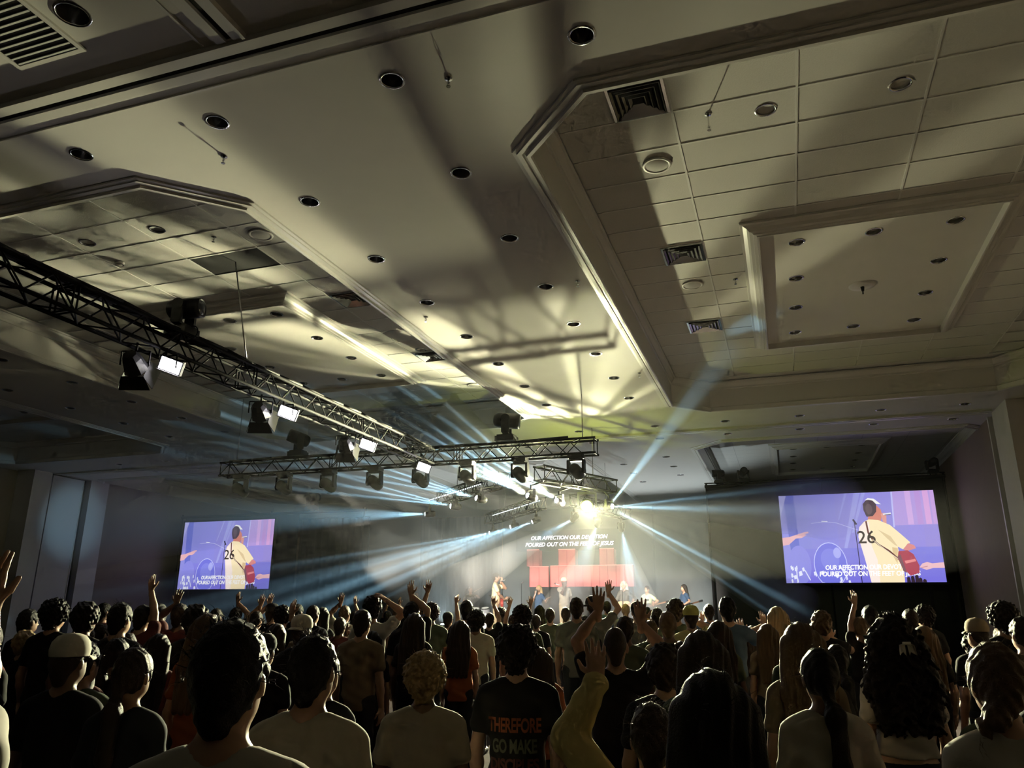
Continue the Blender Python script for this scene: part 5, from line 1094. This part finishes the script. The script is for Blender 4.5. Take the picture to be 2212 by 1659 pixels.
def lobes(light, stops):
    """brightness lobes set into the big lamp to lay streaks and shadow sectors on the ceiling"""
    light.use_nodes = True; nt = light.node_tree; em = nt.nodes['Emission']; N = nt.nodes.new; Lk = nt.links.new
    tc = N('ShaderNodeTexCoord'); sp = N('ShaderNodeSeparateXYZ'); Lk(tc.outputs['Normal'], sp.inputs[0])
    dv = N('ShaderNodeMath'); dv.operation = 'DIVIDE'; Lk(sp.outputs['X'], dv.inputs[0]); Lk(sp.outputs['Z'], dv.inputs[1])
    mr = N('ShaderNodeMapRange'); mr.inputs['From Min'].default_value = -2.5; mr.inputs['From Max'].default_value = 2.5; Lk(dv.outputs[0], mr.inputs['Value'])
    cr = N('ShaderNodeValToRGB'); Lk(mr.outputs[0], cr.inputs['Fac']); el = cr.color_ramp.elements
    while len(el) > 1: el.remove(el[-1])
    for i, (a, v) in enumerate(stops):
        pos = .5+.2*math.tan(R(a)); e = el[0] if i == 0 else el.new(pos); e.position = pos; e.color = (v, v, v, 1)
    vv = N('ShaderNodeMath'); vv.operation = 'DIVIDE'; Lk(sp.outputs['Y'], vv.inputs[0]); Lk(sp.outputs['Z'], vv.inputs[1])
    dn = N('ShaderNodeMapRange'); dn.interpolation_type = 'SMOOTHSTEP'; dn.inputs['From Min'].default_value = -.02*VS; dn.inputs['From Max'].default_value = -.10*VS; Lk(vv.outputs[0], dn.inputs['Value'])
    mx = N("ShaderNodeMix"); mx.data_type = "RGBA"; mx.clamp_result = False; Lk(dn.outputs[0], mx.inputs['Factor']); Lk(cr.outputs['Color'], mx.inputs['A'])
    c2 = N('ShaderNodeValToRGB'); Lk(mr.outputs[0], c2.inputs['Fac']); e2 = c2.color_ramp.elements      # towards the floor: strongest on the viewer's side
    for e, (pos, v) in zip((e2[0], e2[1]), ((.40, .6), (.54, 2.6))): e.position = pos; e.color = (v, v, v, 1)
    Lk(c2.outputs['Color'], mx.inputs['B'])
    hp = N('ShaderNodeMapRange'); hp.interpolation_type = 'SMOOTHSTEP'; hp.inputs['From Min'].default_value = .12*VS; hp.inputs['From Max'].default_value = .62*VS; hp.inputs['To Min'].default_value = 1.35; hp.inputs['To Max'].default_value = .22
    Lk(vv.outputs[0], hp.inputs['Value']); ml = N('ShaderNodeMix'); ml.data_type = 'RGBA'; ml.blend_type = 'MULTIPLY'; ml.inputs['Factor'].default_value = 1; Lk(mx.outputs['Result'], ml.inputs['A']); Lk(hp.outputs[0], ml.inputs['B'])
    Lk(ml.outputs['Result'], em.inputs['Strength'])
# bearing in degrees around the lamp axis (viewer's left negative), brightness
LOBES = [(-59,.2),(-57,1.9),(-54,1.9),(-53,.6),(-50,.55),(-49,1.7),(-46,1.7),(-45,.6),(-41,.6),(-39,1.6),(-33,2.0),(-30,2.5),(-15.5,2.5),(-13,.35),(-9.4,.28),(-7.4,1.25),(-2.8,1.25),(-1.0,.25),(9.5,.2),(10.5,.48),(12,.45),(13,.24),(16.5,.32),(18.5,.46),(26,.4),(28,.11),(33,.10),(35,.34),(37.5,.3),(39,.08),(60,.06)]
def beam(p, aim, ang, L, energy, label, col=(.40, .76, 1.0), rays=None, phase=0.0, r0=.055, mat_=None, power=2.5):
    p, aim = Vector(p), Vector(aim); d = (aim-p).normalized(); p0 = p+d*.16
    l = add_light('beam_lamp', 'SPOT', p0, energy, col, aim=aim, size=.02, angle=ang, blend=.35 if rays else .9)
    if rays:                                 # the fan opens across the hall's depth axis
        m3 = l.rotation_euler.to_matrix(); wv = d.cross(Vector((0, 1, 0))).normalized(); x_, y_ = wv.dot(m3.col[0]), wv.dot(m3.col[1])
        gobo(l.data, rays*math.pi/math.tan(R(ang/2)), phase, ang=math.atan2(-y_, x_), power=power)
    q = d.to_track_quat('Z', 'Y').to_matrix().to_4x4(); q.translation = p0; k = math.tan(R(ang/2))*1.04; n = 20
    mb = MB().lathe([(.001, .01), (r0*.9+k*.01, .01), (r0+k*L, L), (.001, L)], n, q)
    o = mb.build('haze', mat_ or HZ, smooth=True); tag(o, label, 'light beam', 'beams of light in the haze', 'stuff')
    return o
BC = 4500.0
F1 = [((-22.66,20.0,4.55),13,13.6),((-16.45,16.96,6.02),15,8.9),((-13.14,15.05,6.02),16,7.0),((-8.55,15.49,6.02),22,3.75),((-7.49,16.06,6.02),24,3.35)]
for k, (p, (a, an, L)) in enumerate(zip(ROW1, F1)):
    beam(p, a, an, L, BC*(1.5, 1.5, 1.5, 1.6, 1.8)[k], f'fan of pale blue rays leaving the {ORD[k]} front beam light towards the left', rays=(None,3.5,4,4.5,4.5)[k], phase=k*1.3+.4, mat_=(HZ0, HZ, HZ2, HZ1, HZ1)[k])
F2 = [((-16.6,20,1.75),15,12.5),((-13.9,20,1.75),14,11.0),((-12.3,20,1.95),13,10.0),((-8.4,22,2.9),16,4.4),((-6.6,24,1.75),24,3.6),((-4.42,25,1.7),26,3.4)]
for k, (p, (a, an, L)) in enumerate(zip(ROW2, F2)):
    beam(p, a, an, L, BC*(2.4, 2.4, 2.1, .55, .45, .5)[k], f'shaft of pale blue light falling from the {ORD[k]} rear beam light', rays=(3,3,3,3.5,4,4.5)[k], phase=k*1.7, mat_=HZ3 if k < 3 else HZ2)
PB = LAMP+Vector((.52,.1,-.02))
beam(PB, (.15,23,4.55), 13, 8.2, BC*1.3, 'broad pale beam sweeping right above the right screen edge', rays=2, phase=.5, power=1.2)
beam(PB, (-.45,21,2.15), 12, 5.6, BC*1.3, 'broad pale beam falling right towards the crowd', rays=2, phase=2.2, power=1.2)
beam(PB, (-.27,13.6,6.6), 6, 5.9, BC*1.0, 'narrow pale beam climbing right to the ceiling coffer')

kaz = math.degrees(math.atan2(kd.x, -kd.y))                      # bearing of the lamp axis itself
lobes(key.data, [(a-kaz, v) for a, v in LOBES])  # lamp strength shaped by bearing to draw the ceiling's streaks and shadows
hz = MB().box((-16, 19.6, .96), (-2.3, 28.85, 5.7)).build('haze', haze_mat('stage_haze', .03, (.86, .97, 1), g=.2)); tag(hz, 'thin grey-blue haze hanging over the stage', 'haze', None, 'stuff')

add_light('yellow_lens_glow', 'POINT', LAMP+ld.normalized()*.34, 90, (.85, 1.0, .16), size=.04)
hz = MB().box((-15, 8.0, 2.3), (2.5, 19.5, 6.0)).build('haze', haze_mat('hall_haze', .0018, (1, 1, 1), g=0.0)); tag(hz, 'thin smoky haze under the middle of the ceiling', 'haze', None, 'stuff')
